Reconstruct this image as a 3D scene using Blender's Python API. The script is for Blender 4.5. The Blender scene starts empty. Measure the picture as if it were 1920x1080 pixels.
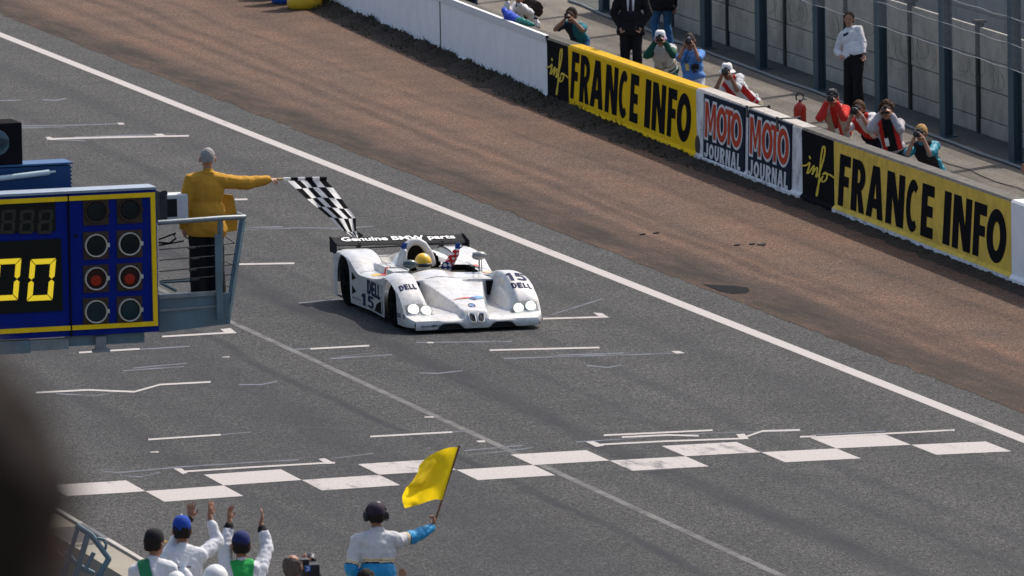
import bpy, bmesh, math, random
import numpy as np
from mathutils import Vector, Matrix, noise

rnd = random.Random(7)
SC = bpy.context.scene
COL = SC.collection
R_ = math.radians

# ------------------------------------------------------------------ camera, sky, sun, exposure
# World: X across the track (to the right), Y along the track (away), Z up.
CAM_H, PITCH, YAW, ROLL, FPX = 15.4, R_(6.85), R_(16.0), 0.018, 16000.0
F_ = Vector((math.sin(YAW)*math.cos(PITCH), math.cos(YAW)*math.cos(PITCH), -math.sin(PITCH)))
_R = Vector((math.cos(YAW), -math.sin(YAW), 0)); _U = _R.cross(F_)
R3 = math.cos(ROLL)*_R - math.sin(ROLL)*_U
U3 = math.cos(ROLL)*_U + math.sin(ROLL)*_R
C3 = Vector((0, 0, CAM_H))
cam = bpy.data.cameras.new('camera'); camo = bpy.data.objects.new('camera', cam); COL.objects.link(camo)
m4 = Matrix.Identity(4)
for i in range(3):
    m4[i][0] = R3[i]; m4[i][1] = U3[i]; m4[i][2] = -F_[i]; m4[i][3] = C3[i]
camo.matrix_world = m4
cam.sensor_width = 36; cam.lens = 36*FPX/1920; cam.clip_start = .2; cam.clip_end = 3000
cam.dof.use_dof = True; cam.dof.focus_distance = 121.0; cam.dof.aperture_fstop = 8.0
SC.camera = camo

SUN_EL = R_(52.0); SUN_DIR = Vector((-.82, -.57, 0)).normalized()      # direction in which shadows fall
w = bpy.data.worlds.new('World'); SC.world = w; w.use_nodes = True
nt = w.node_tree; nt.nodes.clear()
sky = nt.nodes.new('ShaderNodeTexSky'); sky.sky_type = 'NISHITA'; sky.sun_disc = False
sky.sun_elevation = SUN_EL; sky.sun_rotation = math.atan2(-SUN_DIR.x, -SUN_DIR.y)
sky.air_density = 1.0; sky.dust_density = 4.0; sky.ozone_density = 1.0
bg = nt.nodes.new('ShaderNodeBackground'); bg.inputs[1].default_value = .135
wo = nt.nodes.new('ShaderNodeOutputWorld')
nt.links.new(sky.outputs[0], bg.inputs[0]); nt.links.new(bg.outputs[0], wo.inputs[0])
sl = bpy.data.lights.new('sun', 'SUN'); sl.energy = 3.4; sl.angle = R_(.5); sl.color = (1, .94, .86)
so = bpy.data.objects.new('sun', sl); COL.objects.link(so)
dv = Vector((SUN_DIR.x*math.cos(SUN_EL), SUN_DIR.y*math.cos(SUN_EL), -math.sin(SUN_EL)))
so.rotation_euler = dv.to_track_quat('-Z', 'Y').to_euler(); so.location = (60, 140, 60)
vs = SC.view_settings; vs.view_transform = 'Standard'; vs.look = 'None'; vs.gamma = 1; vs.exposure = 0.38
vs.use_curve_mapping = False

# ------------------------------------------------------------------ where things stand
def ray(px, py): return F_ + R3*((px-960)/FPX) - U3*((py-540)/FPX)
def crown(u): return .05*max(0.0, 1-((u-31)/6.2)**2)          # the track is a few centimetres higher in its middle
def ground(px, py, z=0.0):                                      # point of the ground seen at a place of the photograph
    r = ray(px, py); zz = z
    for _ in range(4):
        t = (zz-CAM_H)/r.z; p = C3 + r*t; zz = z + crown(p.x)
    return p
def flat(px, py, z=0.0):
    r = ray(px, py); return C3 + r*((z-CAM_H)/r.z)
def along(px, py, v):                                           # ... of the upright plane across the track at distance v
    r = ray(px, py); return C3 + r*(v/r.y)
WALL = [(40.0, 72), (42.436, 120.72), (43.958, 150.75), (45.6, 172.9), (47.6, 200)]
def wall_u(v): return float(np.interp(v, [b for a, b in WALL], [a for a, b in WALL]))
def onwall(px, py, off=0.0):                                    # ... of the plane parallel to the painted wall, off metres behind its face
    r = ray(px, py); lo, hi = 60.0, 230.0
    for _ in range(50):
        m = (lo+hi)/2; p = C3 + r*(m/r.y)
        if p.x < wall_u(m)+off: lo = m
        else: hi = m
    return p
def project(p):
    d = Vector(p)-C3; z = d.dot(F_)
    return 960+FPX*d.dot(R3)/z, 540-FPX*d.dot(U3)/z

# ------------------------------------------------------------------ materials
def new_mat(name):
    m = bpy.data.materials.new(name); m.use_nodes = True
    n = m.node_tree.nodes; b = n['Principled BSDF']
    return m, m.node_tree, b
MATS = {}
def M(name, c, rough=.6, metal=0.0, var=.12, vs=6.0, bump=0.0, bs=60.0, coat=0.0, emit=None, es=0.0, dirt=None, dirt_amt=.5, dirt_s=3.0, spec=.3, trans=0.0):
    if name in MATS: return MATS[name]
    m, t, b = new_mat(name); N = t.nodes; L = t.links
    b.inputs['Roughness'].default_value = rough; b.inputs['Metallic'].default_value = metal
    b.inputs['Specular IOR Level'].default_value = spec
    if coat: b.inputs['Coat Weight'].default_value = coat; b.inputs['Coat Roughness'].default_value = .08
    col = (*c, 1)
    geo = N.new('ShaderNodeNewGeometry')
    if var or dirt:
        n1 = N.new('ShaderNodeTexNoise'); n1.inputs['Scale'].default_value = vs; n1.inputs['Detail'].default_value = 6
        n1.inputs['Roughness'].default_value = .65
        L.new(geo.outputs['Position'], n1.inputs['Vector'])
        mr = N.new('ShaderNodeMapRange'); mr.inputs[1].default_value = .3; mr.inputs[2].default_value = .7
        mr.inputs[3].default_value = 1-var; mr.inputs[4].default_value = 1+var
        L.new(n1.outputs['Fac'], mr.inputs[0])
        mx = N.new('ShaderNodeMix'); mx.data_type = 'RGBA'; mx.blend_type = 'MULTIPLY'; mx.inputs['Factor'].default_value = 1
        mx.inputs['A'].default_value = col
        L.new(mr.outputs[0], mx.inputs['B']); out = mx.outputs['Result']
        if dirt:
            n2 = N.new('ShaderNodeTexNoise'); n2.inputs['Scale'].default_value = dirt_s; n2.inputs['Detail'].default_value = 8
            n2.inputs['Roughness'].default_value = .7
            L.new(geo.outputs['Position'], n2.inputs['Vector'])
            r2 = N.new('ShaderNodeMapRange'); r2.inputs[1].default_value = .48; r2.inputs[2].default_value = .7
            r2.inputs[3].default_value = 0; r2.inputs[4].default_value = dirt_amt
            L.new(n2.outputs['Fac'], r2.inputs[0])
            m2 = N.new('ShaderNodeMix'); m2.data_type = 'RGBA'; m2.inputs['B'].default_value = (*dirt, 1)
            L.new(r2.outputs[0], m2.inputs['Factor']); L.new(out, m2.inputs['A']); out = m2.outputs['Result']
        L.new(out, b.inputs['Base Color'])
    else:
        b.inputs['Base Color'].default_value = col
    if bump:
        nb = N.new('ShaderNodeTexNoise'); nb.inputs['Scale'].default_value = bs; nb.inputs['Detail'].default_value = 4
        L.new(geo.outputs['Position'], nb.inputs['Vector'])
        bp = N.new('ShaderNodeBump'); bp.inputs['Strength'].default_value = bump; bp.inputs['Distance'].default_value = .02
        L.new(nb.outputs['Fac'], bp.inputs['Height']); L.new(bp.outputs[0], b.inputs['Normal'])
    if emit:
        b.inputs['Emission Color'].default_value = (*emit, 1); b.inputs['Emission Strength'].default_value = es
    if trans: b.inputs['Transmission Weight'].default_value = trans
    MATS[name] = m
    return m

def ground_mat(name, base, alt, grain, patch=(.35, .05), bands=(), big=.25, alt_amt=.6, speck=0.0, bcol=(.03, .03, .035)):
    """grainy ground: two tones in patches drawn out along the track, coarse grain, dark tyre bands at given u"""
    m, t, b = new_mat(name); N = t.nodes; L = t.links
    b.inputs['Roughness'].default_value = .85; b.inputs['Specular IOR Level'].default_value = .12
    geo = N.new('ShaderNodeNewGeometry'); pos = geo.outputs['Position']
    def nz(scale, sx=1, sy=1, det=5, rough=.6):
        mp = N.new('ShaderNodeMapping'); mp.inputs['Scale'].default_value = (sx, sy, 1); L.new(pos, mp.inputs[0])
        x = N.new('ShaderNodeTexNoise'); x.inputs['Scale'].default_value = scale; x.inputs['Detail'].default_value = det
        x.inputs['Roughness'].default_value = rough; L.new(mp.outputs[0], x.inputs['Vector']); return x.outputs['Fac']
    def mr(x, a, c, d, e):
        r = N.new('ShaderNodeMapRange'); r.inputs[1].default_value = a; r.inputs[2].default_value = c
        r.inputs[3].default_value = d; r.inputs[4].default_value = e; L.new(x, r.inputs[0]); return r.outputs[0]
    def mixc(f, A, B, bt='MIX'):
        x = N.new('ShaderNodeMix'); x.data_type = 'RGBA'; x.blend_type = bt
        for k, v in (('Factor', f), ('A', A), ('B', B)):
            if isinstance(v, (int, float)): x.inputs[k].default_value = v
            elif isinstance(v, tuple): x.inputs[k].default_value = (*v, 1)
            else: L.new(v, x.inputs[k])
        return x.outputs['Result']
    c = mixc(mr(nz(1.0, patch[0], patch[1], 6, .65), .35, .68, 0, alt_amt), base, alt)
    c = mixc(1.0, c, mr(nz(1.0, .9, .9, 4), .3, .7, 1-big, 1+big), 'MULTIPLY')
    c = mixc(1.0, c, mr(nz(1.0, 50, 14, 2, .8), .33, .67, 1-grain, 1+grain), 'MULTIPLY')
    c = mixc(1.0, c, mr(nz(1.0, 16, 5, 2, .8), .3, .7, 1-grain*.5, 1+grain*.5), 'MULTIPLY')
    cn = N.new('ShaderNodeTexNoise'); cn.inputs['Scale'].default_value = 1; cn.inputs['Detail'].default_value = 2
    mpc = N.new('ShaderNodeMapping'); mpc.inputs['Scale'].default_value = (60, 16, 1); L.new(pos, mpc.inputs[0]); L.new(mpc.outputs[0], cn.inputs['Vector'])
    tint = mixc(1.0, (.82, .82, .82), mixc(.42, (.18, .18, .18), cn.outputs['Color']), 'ADD')      # stones of slightly different hue
    c = mixc(1.0, c, tint, 'MULTIPLY')
    if speck:
        c = mixc(mr(nz(1.0, 30, 9, 1, .5), .66, .74, 0, speck), c, (.45, .42, .38))
    if bands:
        sep = N.new('ShaderNodeSeparateXYZ'); L.new(pos, sep.inputs[0])
        wob = mr(nz(1.0, .2, .12, 2), 0, 1, -.35, .35)
        brk = nz(1.0, 2.2, .35, 6, .75)
        for (u0, hw, amt, drift, v0) in bands:
            def mth(op, a, bb):
                x = N.new('ShaderNodeMath'); x.operation = op
                for i, v in ((0, a), (1, bb)):
                    if v is None: continue
                    if isinstance(v, (int, float)): x.inputs[i].default_value = v
                    else: L.new(v, x.inputs[i])
                return x.outputs[0]
            uu = mth('ADD', sep.outputs[0], wob)
            yy = mth('MULTIPLY', mth('SUBTRACT', sep.outputs[1], v0), -drift)
            d = mth('ABSOLUTE', mth('SUBTRACT', mth('ADD', uu, yy), u0), None)
            f = mth('MULTIPLY', mr(d, hw*.3, hw, amt, 0), mr(brk, .35, .62, .45, 1.0))
            c = mixc(f, c, bcol)
    L.new(c, b.inputs['Base Color'])
    bp = N.new('ShaderNodeBump'); bp.inputs['Strength'].default_value = .5; bp.inputs['Distance'].default_value = .02
    L.new(nz(1.0, 60, 60, 3, .8), bp.inputs['Height']); L.new(bp.outputs[0], b.inputs['Normal'])
    MATS[name] = m
    return m

def worn_mat(name, c, under, amount, sx=3.0, sy=.6):
    m, t, b = new_mat(name); N = t.nodes; L = t.links
    b.inputs['Roughness'].default_value = .85; b.inputs['Specular IOR Level'].default_value = .1
    geo = N.new('ShaderNodeNewGeometry')
    mp = N.new('ShaderNodeMapping'); mp.inputs['Scale'].default_value = (sx, sy, 1); L.new(geo.outputs['Position'], mp.inputs[0])
    n1 = N.new('ShaderNodeTexNoise'); n1.inputs['Scale'].default_value = 1; n1.inputs['Detail'].default_value = 9; n1.inputs['Roughness'].default_value = .78
    L.new(mp.outputs[0], n1.inputs['Vector'])
    r = N.new('ShaderNodeMapRange'); r.inputs[1].default_value = .62-amount*.3; r.inputs[2].default_value = .72-amount*.18
    r.inputs[3].default_value = 0; r.inputs[4].default_value = min(1, .5+amount)
    L.new(n1.outputs['Fac'], r.inputs[0])
    mp2 = N.new('ShaderNodeMapping'); mp2.inputs['Scale'].default_value = (45, 14, 1); L.new(geo.outputs['Position'], mp2.inputs[0])
    n2 = N.new('ShaderNodeTexNoise'); n2.inputs['Scale'].default_value = 1; n2.inputs['Detail'].default_value = 3
    L.new(mp2.outputs[0], n2.inputs['Vector'])
    r2 = N.new('ShaderNodeMapRange'); r2.inputs[1].default_value = .3; r2.inputs[2].default_value = .7; r2.inputs[3].default_value = .84; r2.inputs[4].default_value = 1.1
    L.new(n2.outputs['Fac'], r2.inputs[0])
    x = N.new('ShaderNodeMix'); x.data_type = 'RGBA'; x.inputs['A'].default_value = (*c, 1); x.inputs['B'].default_value = (*under, 1)
    L.new(r.outputs[0], x.inputs['Factor'])
    y = N.new('ShaderNodeMix'); y.data_type = 'RGBA'; y.blend_type = 'MULTIPLY'; y.inputs['Factor'].default_value = 1
    L.new(x.outputs['Result'], y.inputs['A']); L.new(r2.outputs[0], y.inputs['B'])
    L.new(y.outputs['Result'], b.inputs['Base Color'])
    MATS[name] = m
    return m

# ------------------------------------------------------------------ objects, labels
ORG = {}
def tag(o, label=None, cat=None, group=None, kind=None):
    for k, v in (('label', label), ('category', cat), ('group', group), ('kind', kind)):
        if v: o[k] = v
    return o
def empty(name, loc):
    o = bpy.data.objects.new(name, None); COL.objects.link(o); o.location = loc; o.empty_display_size = .2
    ORG[o.name] = Vector(loc); return o
def link(name, me, parent=None):
    """me holds world coordinates; it becomes a part of parent, or a thing whose origin stays at the world's"""
    o = bpy.data.objects.new(name, me); COL.objects.link(o)
    if parent is not None:
        org = ORG[parent.name]; me.transform(Matrix.Translation(-org)); o.parent = parent; ORG[o.name] = org
    else: ORG[o.name] = Vector((0, 0, 0))
    return o
class MB:
    def __init__(s): s.v = []; s.f = []; s.mi = []; s.cur = 0
    def add(s, vs, fs):
        k = len(s.v); s.v += [tuple(p) for p in vs]; s.f += [tuple(i+k for i in f) for f in fs]; s.mi += [s.cur]*len(fs)
        return s
    def box(s, c, d, ax=None):
        c = Vector(c); X, Y, Z = ax if ax else (Vector((1, 0, 0)), Vector((0, 1, 0)), Vector((0, 0, 1)))
        vs = [c+X*(d[0]/2*i)+Y*(d[1]/2*j)+Z*(d[2]/2*k) for i in (-1, 1) for j in (-1, 1) for k in (-1, 1)]
        return s.add(vs, [(0, 1, 3, 2), (4, 6, 7, 5), (0, 4, 5, 1), (2, 3, 7, 6), (0, 2, 6, 4), (1, 5, 7, 3)])
    def bevbox(s, c, d, r, ax=None):
        bm = bmesh.new(); bmesh.ops.create_cube(bm, size=1)
        for vv in bm.verts: vv.co = Vector((vv.co.x*d[0], vv.co.y*d[1], vv.co.z*d[2]))
        bmesh.ops.bevel(bm, geom=bm.edges[:], offset=r, segments=2, affect='EDGES', profile=.6)
        c = Vector(c); X, Y, Z = ax if ax else (Vector((1, 0, 0)), Vector((0, 1, 0)), Vector((0, 0, 1)))
        bm.verts.index_update()
        s.add([c+X*q.co.x+Y*q.co.y+Z*q.co.z for q in bm.verts], [[q.index for q in f.verts] for f in bm.faces]); bm.free()
        return s
    def tube(s, pts, r, n=8, cap=True, r2=None):
        pts = [Vector(p) for p in pts]; k = len(pts); rings = []
        ref = Vector((0, 0, 1))
        for i, p in enumerate(pts):
            d = (pts[min(i+1, k-1)]-pts[max(i-1, 0)]).normalized()
            if abs(d.dot(ref)) > .95: ref = Vector((1, 0, 0))
            a = d.cross(ref).normalized(); b = d.cross(a).normalized()
            rr = r if r2 is None else r+(r2-r)*i/(k-1)
            rings.append([p+(a*math.cos(2*math.pi*j/n)+b*math.sin(2*math.pi*j/n))*rr for j in range(n)])
        vs = [q for rg in rings for q in rg]
        fs = [(i*n+j, i*n+(j+1) % n, (i+1)*n+(j+1) % n, (i+1)*n+j) for i in range(k-1) for j in range(n)]
        if cap: fs += [tuple(range(n))[::-1], tuple((k-1)*n+j for j in range(n))]
        return s.add(vs, fs)
    def lathe(s, c, axis, prof, n=16):
        """prof: (distance along axis, radius)"""
        c = Vector(c); ax = Vector(axis).normalized(); ref = Vector((0, 0, 1)) if abs(ax.z) < .9 else Vector((1, 0, 0))
        a = ax.cross(ref).normalized(); b = ax.cross(a)
        vs = [c+ax*h+(a*math.cos(2*math.pi*j/n)+b*math.sin(2*math.pi*j/n))*r for h, r in prof for j in range(n)]
        k = len(prof)
        fs = [(i*n+j, i*n+(j+1) % n, (i+1)*n+(j+1) % n, (i+1)*n+j) for i in range(k-1) for j in range(n)]
        fs += [tuple(range(n))[::-1], tuple((k-1)*n+j for j in range(n))]
        return s.add(vs, fs)
    def ell(s, c, rad, ax=None, nu=12, nv=8):
        c = Vector(c); X, Y, Z = ax if ax else (Vector((1, 0, 0)), Vector((0, 1, 0)), Vector((0, 0, 1)))
        vs = [c+Z*rad[2]]; 
        for i in range(1, nv):
            t = math.pi*i/nv
            for j in range(nu):
                p = 2*math.pi*j/nu
                vs.append(c+X*(rad[0]*math.sin(t)*math.cos(p))+Y*(rad[1]*math.sin(t)*math.sin(p))+Z*(rad[2]*math.cos(t)))
        vs.append(c-Z*rad[2]); e = len(vs)-1
        fs = [(0, 1+j, 1+(j+1) % nu) for j in range(nu)]
        for i in range(nv-2):
            fs += [(1+i*nu+j, 1+(i+1)*nu+j, 1+(i+1)*nu+(j+1) % nu, 1+i*nu+(j+1) % nu) for j in range(nu)]
        fs += [(e, 1+(nv-2)*nu+(j+1) % nu, 1+(nv-2)*nu+j) for j in range(nu)]
        return s.add(vs, fs)
    def cap(s, a, b, ra, rb, n=10):
        a = Vector(a); b = Vector(b); d = b-a
        if d.length < 1e-5: d = Vector((0, 0, 1e-4))
        d.normalize(); ref = Vector((0, 0, 1)) if abs(d.z) < .9 else Vector((1, 0, 0))
        x = d.cross(ref).normalized(); y = d.cross(x)
        prof = [(a-d*ra*.97, ra*.1), (a-d*ra*.7, ra*.71), (a, ra), (b, rb), (b+d*rb*.7, rb*.71), (b+d*rb*.97, rb*.1)]
        vs = [p+(x*math.cos(2*math.pi*j/n)+y*math.sin(2*math.pi*j/n))*r for p, r in prof for j in range(n)]
        k = len(prof)
        fs = [(i*n+j, i*n+(j+1) % n, (i+1)*n+(j+1) % n, (i+1)*n+j) for i in range(k-1) for j in range(n)]
        fs += [tuple(range(n))[::-1], tuple((k-1)*n+j for j in range(n))]
        return s.add(vs, fs)
    def mesh(s, name, mats, smooth=False):
        me = bpy.data.meshes.new(name); me.from_pydata(s.v, [], s.f)
        for m in (mats if isinstance(mats, (list, tuple)) else [mats]): me.materials.append(m)
        me.polygons.foreach_set('material_index', s.mi)
        bm = bmesh.new(); bm.from_mesh(me); bmesh.ops.recalc_face_normals(bm, faces=bm.faces); bm.to_mesh(me); bm.free()
        if smooth:
            me.polygons.foreach_set('use_smooth', [True]*len(me.polygons))
            if smooth != 'all': me.set_sharp_from_angle(angle=R_(40))
        me.update(); return me
    def build(s, name, mats, parent=None, smooth=False):
        return link(name, s.mesh(name, mats, smooth), parent)

# ------------------------------------------------------------------ lettering
def _arc(cx, cy, rx, ry, a0, a1, n=14):
    return [(cx+rx*math.cos(R_(a0+(a1-a0)*i/n)), cy+ry*math.sin(R_(a0+(a1-a0)*i/n))) for i in range(n+1)]
GLY = {
 'F': [[(0,0),(0,1),(1,1),(1,.79),(.47,.79),(.47,.6),(.9,.6),(.9,.4),(.47,.4),(.47,0)]],
 'E': [[(0,0),(0,1),(1,1),(1,.79),(.47,.79),(.47,.61),(.92,.61),(.92,.4),(.47,.4),(.47,.21),(1,.21),(1,0)]],
 'I': [[(0,0),(0,1),(1,1),(1,0)]],
 'N': [[(0,0),(0,1),(.4,1),(.67,.46),(.67,1),(1,1),(1,0),(.62,0),(.33,.55),(.33,0)]],
 'A': [[(0,0),(.3,1),(.7,1),(1,0),(.67,0),(.62,.19),(.38,.19),(.33,0)], [(.43,.38),(.57,.38),(.5,.7)]],
 'R': [[(0,0),(0,1),(.5,1)]+_arc(.5,.7,.48,.3,90,-62,12)+[(1,0),(.6,0),(.44,.36),(.42,.36),(.42,0)], [(.42,.56),(.42,.82)]+_arc(.48,.69,.13,.13,90,-90,8)],
 'C': [_arc(.5,.5,.5,.5,48,312,26)+_arc(.56,.5,.24,.29,300,60,20)],
 'O': [_arc(.5,.5,.5,.5,0,358,30), _arc(.5,.5,.18,.27,0,358,24)],
 'M': [[(0,0),(0,1),(.3,1),(.5,.52),(.7,1),(1,1),(1,0),(.74,0),(.74,.55),(.58,.16),(.42,.16),(.26,.55),(.26,0)]],
 'T': [[(.32,0),(.32,.8),(0,.8),(0,1),(1,1),(1,.8),(.68,.8),(.68,0)]],
 'L': [[(0,0),(0,1),(.45,1),(.45,.22),(1,.22),(1,0)]],
 'U': [[(0,1)]+_arc(.5,.38,.5,.38,180,360,14)+[(1,1),(.64,1)]+_arc(.5,.38,.15,.17,360,180,10)+[(.36,1)]],
 'J': [[(.55,1),(1,1)]+_arc(.5,.34,.5,.34,0,-170,14)+_arc(.5,.34,.12,.13,-165,0,8)+[(.62,.36)]],
 'D': [[(0,0),(0,1),(.45,1)]+_arc(.45,.5,.55,.5,88,-88,16)+[(.45,0)], [(.36,.2),(.36,.8)]+_arc(.42,.5,.24,.3,88,-88,12)],
 '1': [[(.3,0),(.3,.68),(0,.62),(0,.82),(.42,1),(.8,1),(.8,0)]],
 '5': [[(.06,.5),(.12,1),(.95,1),(.95,.8),(.45,.8),(.43,.64)]+_arc(.45,.33,.53,.33,88,-150,18)+[(.3,.22)]+_arc(.46,.33,.2,.16,-140,120,10)+[(.3,.44)]],
 '3': [_arc(.45,.28,.5,.28,200,400,14)+[(.62,.52)]+_arc(.45,.73,.48,.27,-20,170,14)+[(.35,.72)]+_arc(.45,.72,.16,.12,150,-70,8)+[(.4,.6),(.4,.46)]+_arc(.45,.29,.2,.14,80,-150,10)],
}
def polys_to_mesh(polys, offset=0.0, sub=0):
    """even-odd filled polygons -> flat triangles (list of verts, list of faces); filled by a 2D curve"""
    cu = bpy.data.curves.new('glyph', 'CURVE'); cu.dimensions = '2D'; cu.fill_mode = 'BOTH'; cu.offset = offset
    for p in polys:
        s = cu.splines.new('POLY'); s.points.add(len(p)-1); s.use_cyclic_u = True
        for q, (x, y) in zip(s.points, p): q.co = (x, y, 0, 1)
    return curve_to_tris(cu, sub)
def curve_to_tris(cu, sub=0):
    o = bpy.data.objects.new('glyph', cu); COL.objects.link(o)
    dg = bpy.context.evaluated_depsgraph_get(); me = bpy.data.meshes.new_from_object(o.evaluated_get(dg))
    bm = bmesh.new(); bm.from_mesh(me); bmesh.ops.triangulate(bm, faces=bm.faces)
    bmesh.ops.remove_doubles(bm, verts=bm.verts, dist=1e-5)
    for _ in range(sub): bmesh.ops.subdivide_edges(bm, edges=bm.edges[:], cuts=1, use_grid_fill=True)
    bm.verts.index_update()
    V = [(v.co.x, v.co.y) for v in bm.verts]; Fs = [[v.index for v in f.verts] for f in bm.faces]
    bm.free(); bpy.data.objects.remove(o); bpy.data.meshes.remove(me); bpy.data.curves.remove(cu)
    return V, Fs
def font_tris(text, bold=0.0, sub=0, shear=0.0):
    cu = bpy.data.curves.new('txt', 'FONT'); cu.body = text; cu.size = 1; cu.offset = bold; cu.shear = shear
    cu.fill_mode = 'BOTH' if hasattr(cu, 'fill_mode') else cu.fill_mode; cu.resolution_u = 4
    V, Fs = curve_to_tris(cu, sub)
    a = np.array(V); mn = a.min(0); mx = a.max(0)
    return [((x-mn[0])/(mx[0]-mn[0]), (y-mn[1])/(mx[1]-mn[1])) for x, y in V], Fs
# ------------------------------------------------------------------ ground, track, markings
m_earth = ground_mat('earth', (.07, .065, .055), (.04, .04, .035), .3)
m_asph = ground_mat('asphalt', (.0515, .0515, .0508), (.041, .0412, .0413), .95, patch=(.5, .03), big=.14, alt_amt=.85, speck=.25,
    bands=[(29.0, 5.5, .18, 0, 100), (31.65, .36, .95, 0, 100), (29.5, .13, .9, 0, 100), (28.0, 1.6, .35, .0, 100), (33.9, .22, .5, .01, 108), (26.2, .3, .5, 0, 100), (35.6, .35, .4, .01, 104), (32.9, .15, .5, -.012, 104), (28.6, .8, .4, .03, 110), (33.2, .35, .22, 0, 110), (27.0, .5, .3, .01, 105),
           (34.9, .5, .22, .02, 105), (32.6, .7, .3, -.02, 100), (25.6, .7, .3, .01, 100), (30.7, .35, .25, .015, 98)], bcol=(.024, .0255, .031))
m_grav = ground_mat('runoff_gravel', (.108, .0625, .041), (.058, .042, .033), .8, patch=(1.0, .16), big=.16, alt_amt=.75, speck=.35,
    bands=[(38.3, .85, 1.0, .0163, 118), (41.1, .22, .5, .04, 156), (39.6, .2, .6, .035, 128), (42.2, .5, .3, .05, 145), (40.2, .2, .4, .03, 165), (41.6, .14, .35, .03, 140)],
    bcol=(.024, .018, .015))
m_walk = ground_mat('walkway_concrete', (.15, .132, .11), (.105, .096, .082), .45, patch=(1.5, .25), big=.15, alt_amt=.7,
    bands=[(44.9, .4, .35, .06, 135), (46.0, .25, .3, .06, 135), (46.9, .3, .3, .06, 135), (47.6, .2, .4, .06, 135)], bcol=(.06, .055, .05))
m_vergedark = ground_mat('fence_foot_ground', (.075, .078, .075), (.05, .055, .05), .35, big=.2)  # darker strip of ground between walkway and panel wall

def sheet(name, grid, mat, parent=None, smooth=True):
    """grid[i][j] points -> quads"""
    b = MB(); n = len(grid[0]); vs_ = [p for r in grid for p in r]
    b.add(vs_, [(i*n+j, i*n+j+1, (i+1)*n+j+1, (i+1)*n+j) for i in range(len(grid)-1) for j in range(n-1)])
    return b.build(name, mat, parent, smooth='all' if smooth else False)

tag(sheet('ground', [[(-900, -400, -.06), (1000, -400, -.06)], [(-900, 1500, -.06), (1000, 1500, -.06)]], m_earth), kind='structure')
def track_edge(v): return 37.97+.0163*(v-117.76)
vv = np.linspace(40, 260, 45)
tag(sheet('race_track', [[(u, v, crown(u)) for u in list(np.linspace(21.0, 37.2, 40))+[track_edge(v)]] for v in vv], m_asph), kind='structure')
rng = random.Random(3)
def grav_edge(v): return track_edge(v)-.02+-.04+.05*noise.noise(Vector((v*.5, 8, 0)))+.09*noise.noise(Vector((v*1.7, 3, 0)))
tag(sheet('runoff_gravel', [[(grav_edge(v), v, .004), (grav_edge(v)+.25, v, .012), (track_edge(v)+1.2, v, .006)]+[(track_edge(v)+1.2+(wall_u(v)+.1-track_edge(v)-1.2)*k/4, v, .006) for k in (1, 2, 3, 4)] for v in np.linspace(40, 260, 700)], m_grav), kind='structure')
def fence_u(v): return 48.22+.069*(v-136.84)
def pwall_u(v): return 49.2+.06*(v-141.6)
vv2 = np.linspace(90, 230, 60)
tag(sheet('walkway', [[(wall_u(v)+.2, v, .0), (fence_u(v)+.05, v, .0)] for v in vv2], m_walk), kind='structure')
tag(sheet('fence_foot_ground', [[(fence_u(v)-.05-.12*noise.noise(Vector((v*.8, 0, 0))), v, .006), (pwall_u(v)+.3, v, .03)] for v in np.linspace(90, 230, 200)], m_vergedark), kind='structure')
tag(sheet('service_road', [[(pwall_u(v)+.2, v, .0), (pwall_u(v)+5, v, .0)] for v in vv2], M('service_asphalt', (.16, .16, .15), .9, bump=.3)), kind='structure')

m_white = worn_mat('track_paint', (.39, .365, .352), (.13, .13, .135), .14)
m_worn = worn_mat('worn_paint', (.39, .366, .353), (.12, .115, .12), .36, 3.4, .9)
m_faded = worn_mat('faded_paint', (.145, .142, .139), (.07, .0695, .068), .55, 2.2, 2.2)
m_blue = worn_mat('blacked_out_paint', (.140, .153, .180), (.066, .0662, .067), .62, 1.3, 2.5)
def eu(v): return 36.86+.0139*(v-104.4)
tag(sheet('edge_line', [[(eu(v)-.11, v, crown(eu(v))+.0035), (eu(v)+.11, v, crown(eu(v))+.0035)] for v in np.linspace(60, 255, 160)], m_white), kind='structure')
tag(sheet('centre_line', [[(30.27-.055, v, crown(30.2)+.0022), (30.27+.055, v, crown(30.2)+.0022)] for v in np.linspace(60, 126, 120)], m_faded), kind='structure')

# chequered start line: two rows of painted squares, about a metre each
sl_ = empty('start_line', (31, 104, 0)); tag(sl_, kind='structure')
W0, W1, V0, V1, V2 = 24.06, 37.4, 103.36, 104.37, 105.42
cw = 1.0254
for i in range(13):
    u0 = 24.015+cw*i
    if u0 > 36.0 and i % 2 == 0: continue
    r = i % 2
    # even cells belong to the far row, odd cells to the near row
    va, vb = (V1, V2) if r == 0 else (V0, V1)
    us = np.linspace(u0, u0+cw, 5)
    sheet('painted_square', [[(u, v, crown(u)+.0036) for u in us] for v in (va, vb)], m_worn if i in (3, 4, 7, 8) else m_white, sl_)

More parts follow.
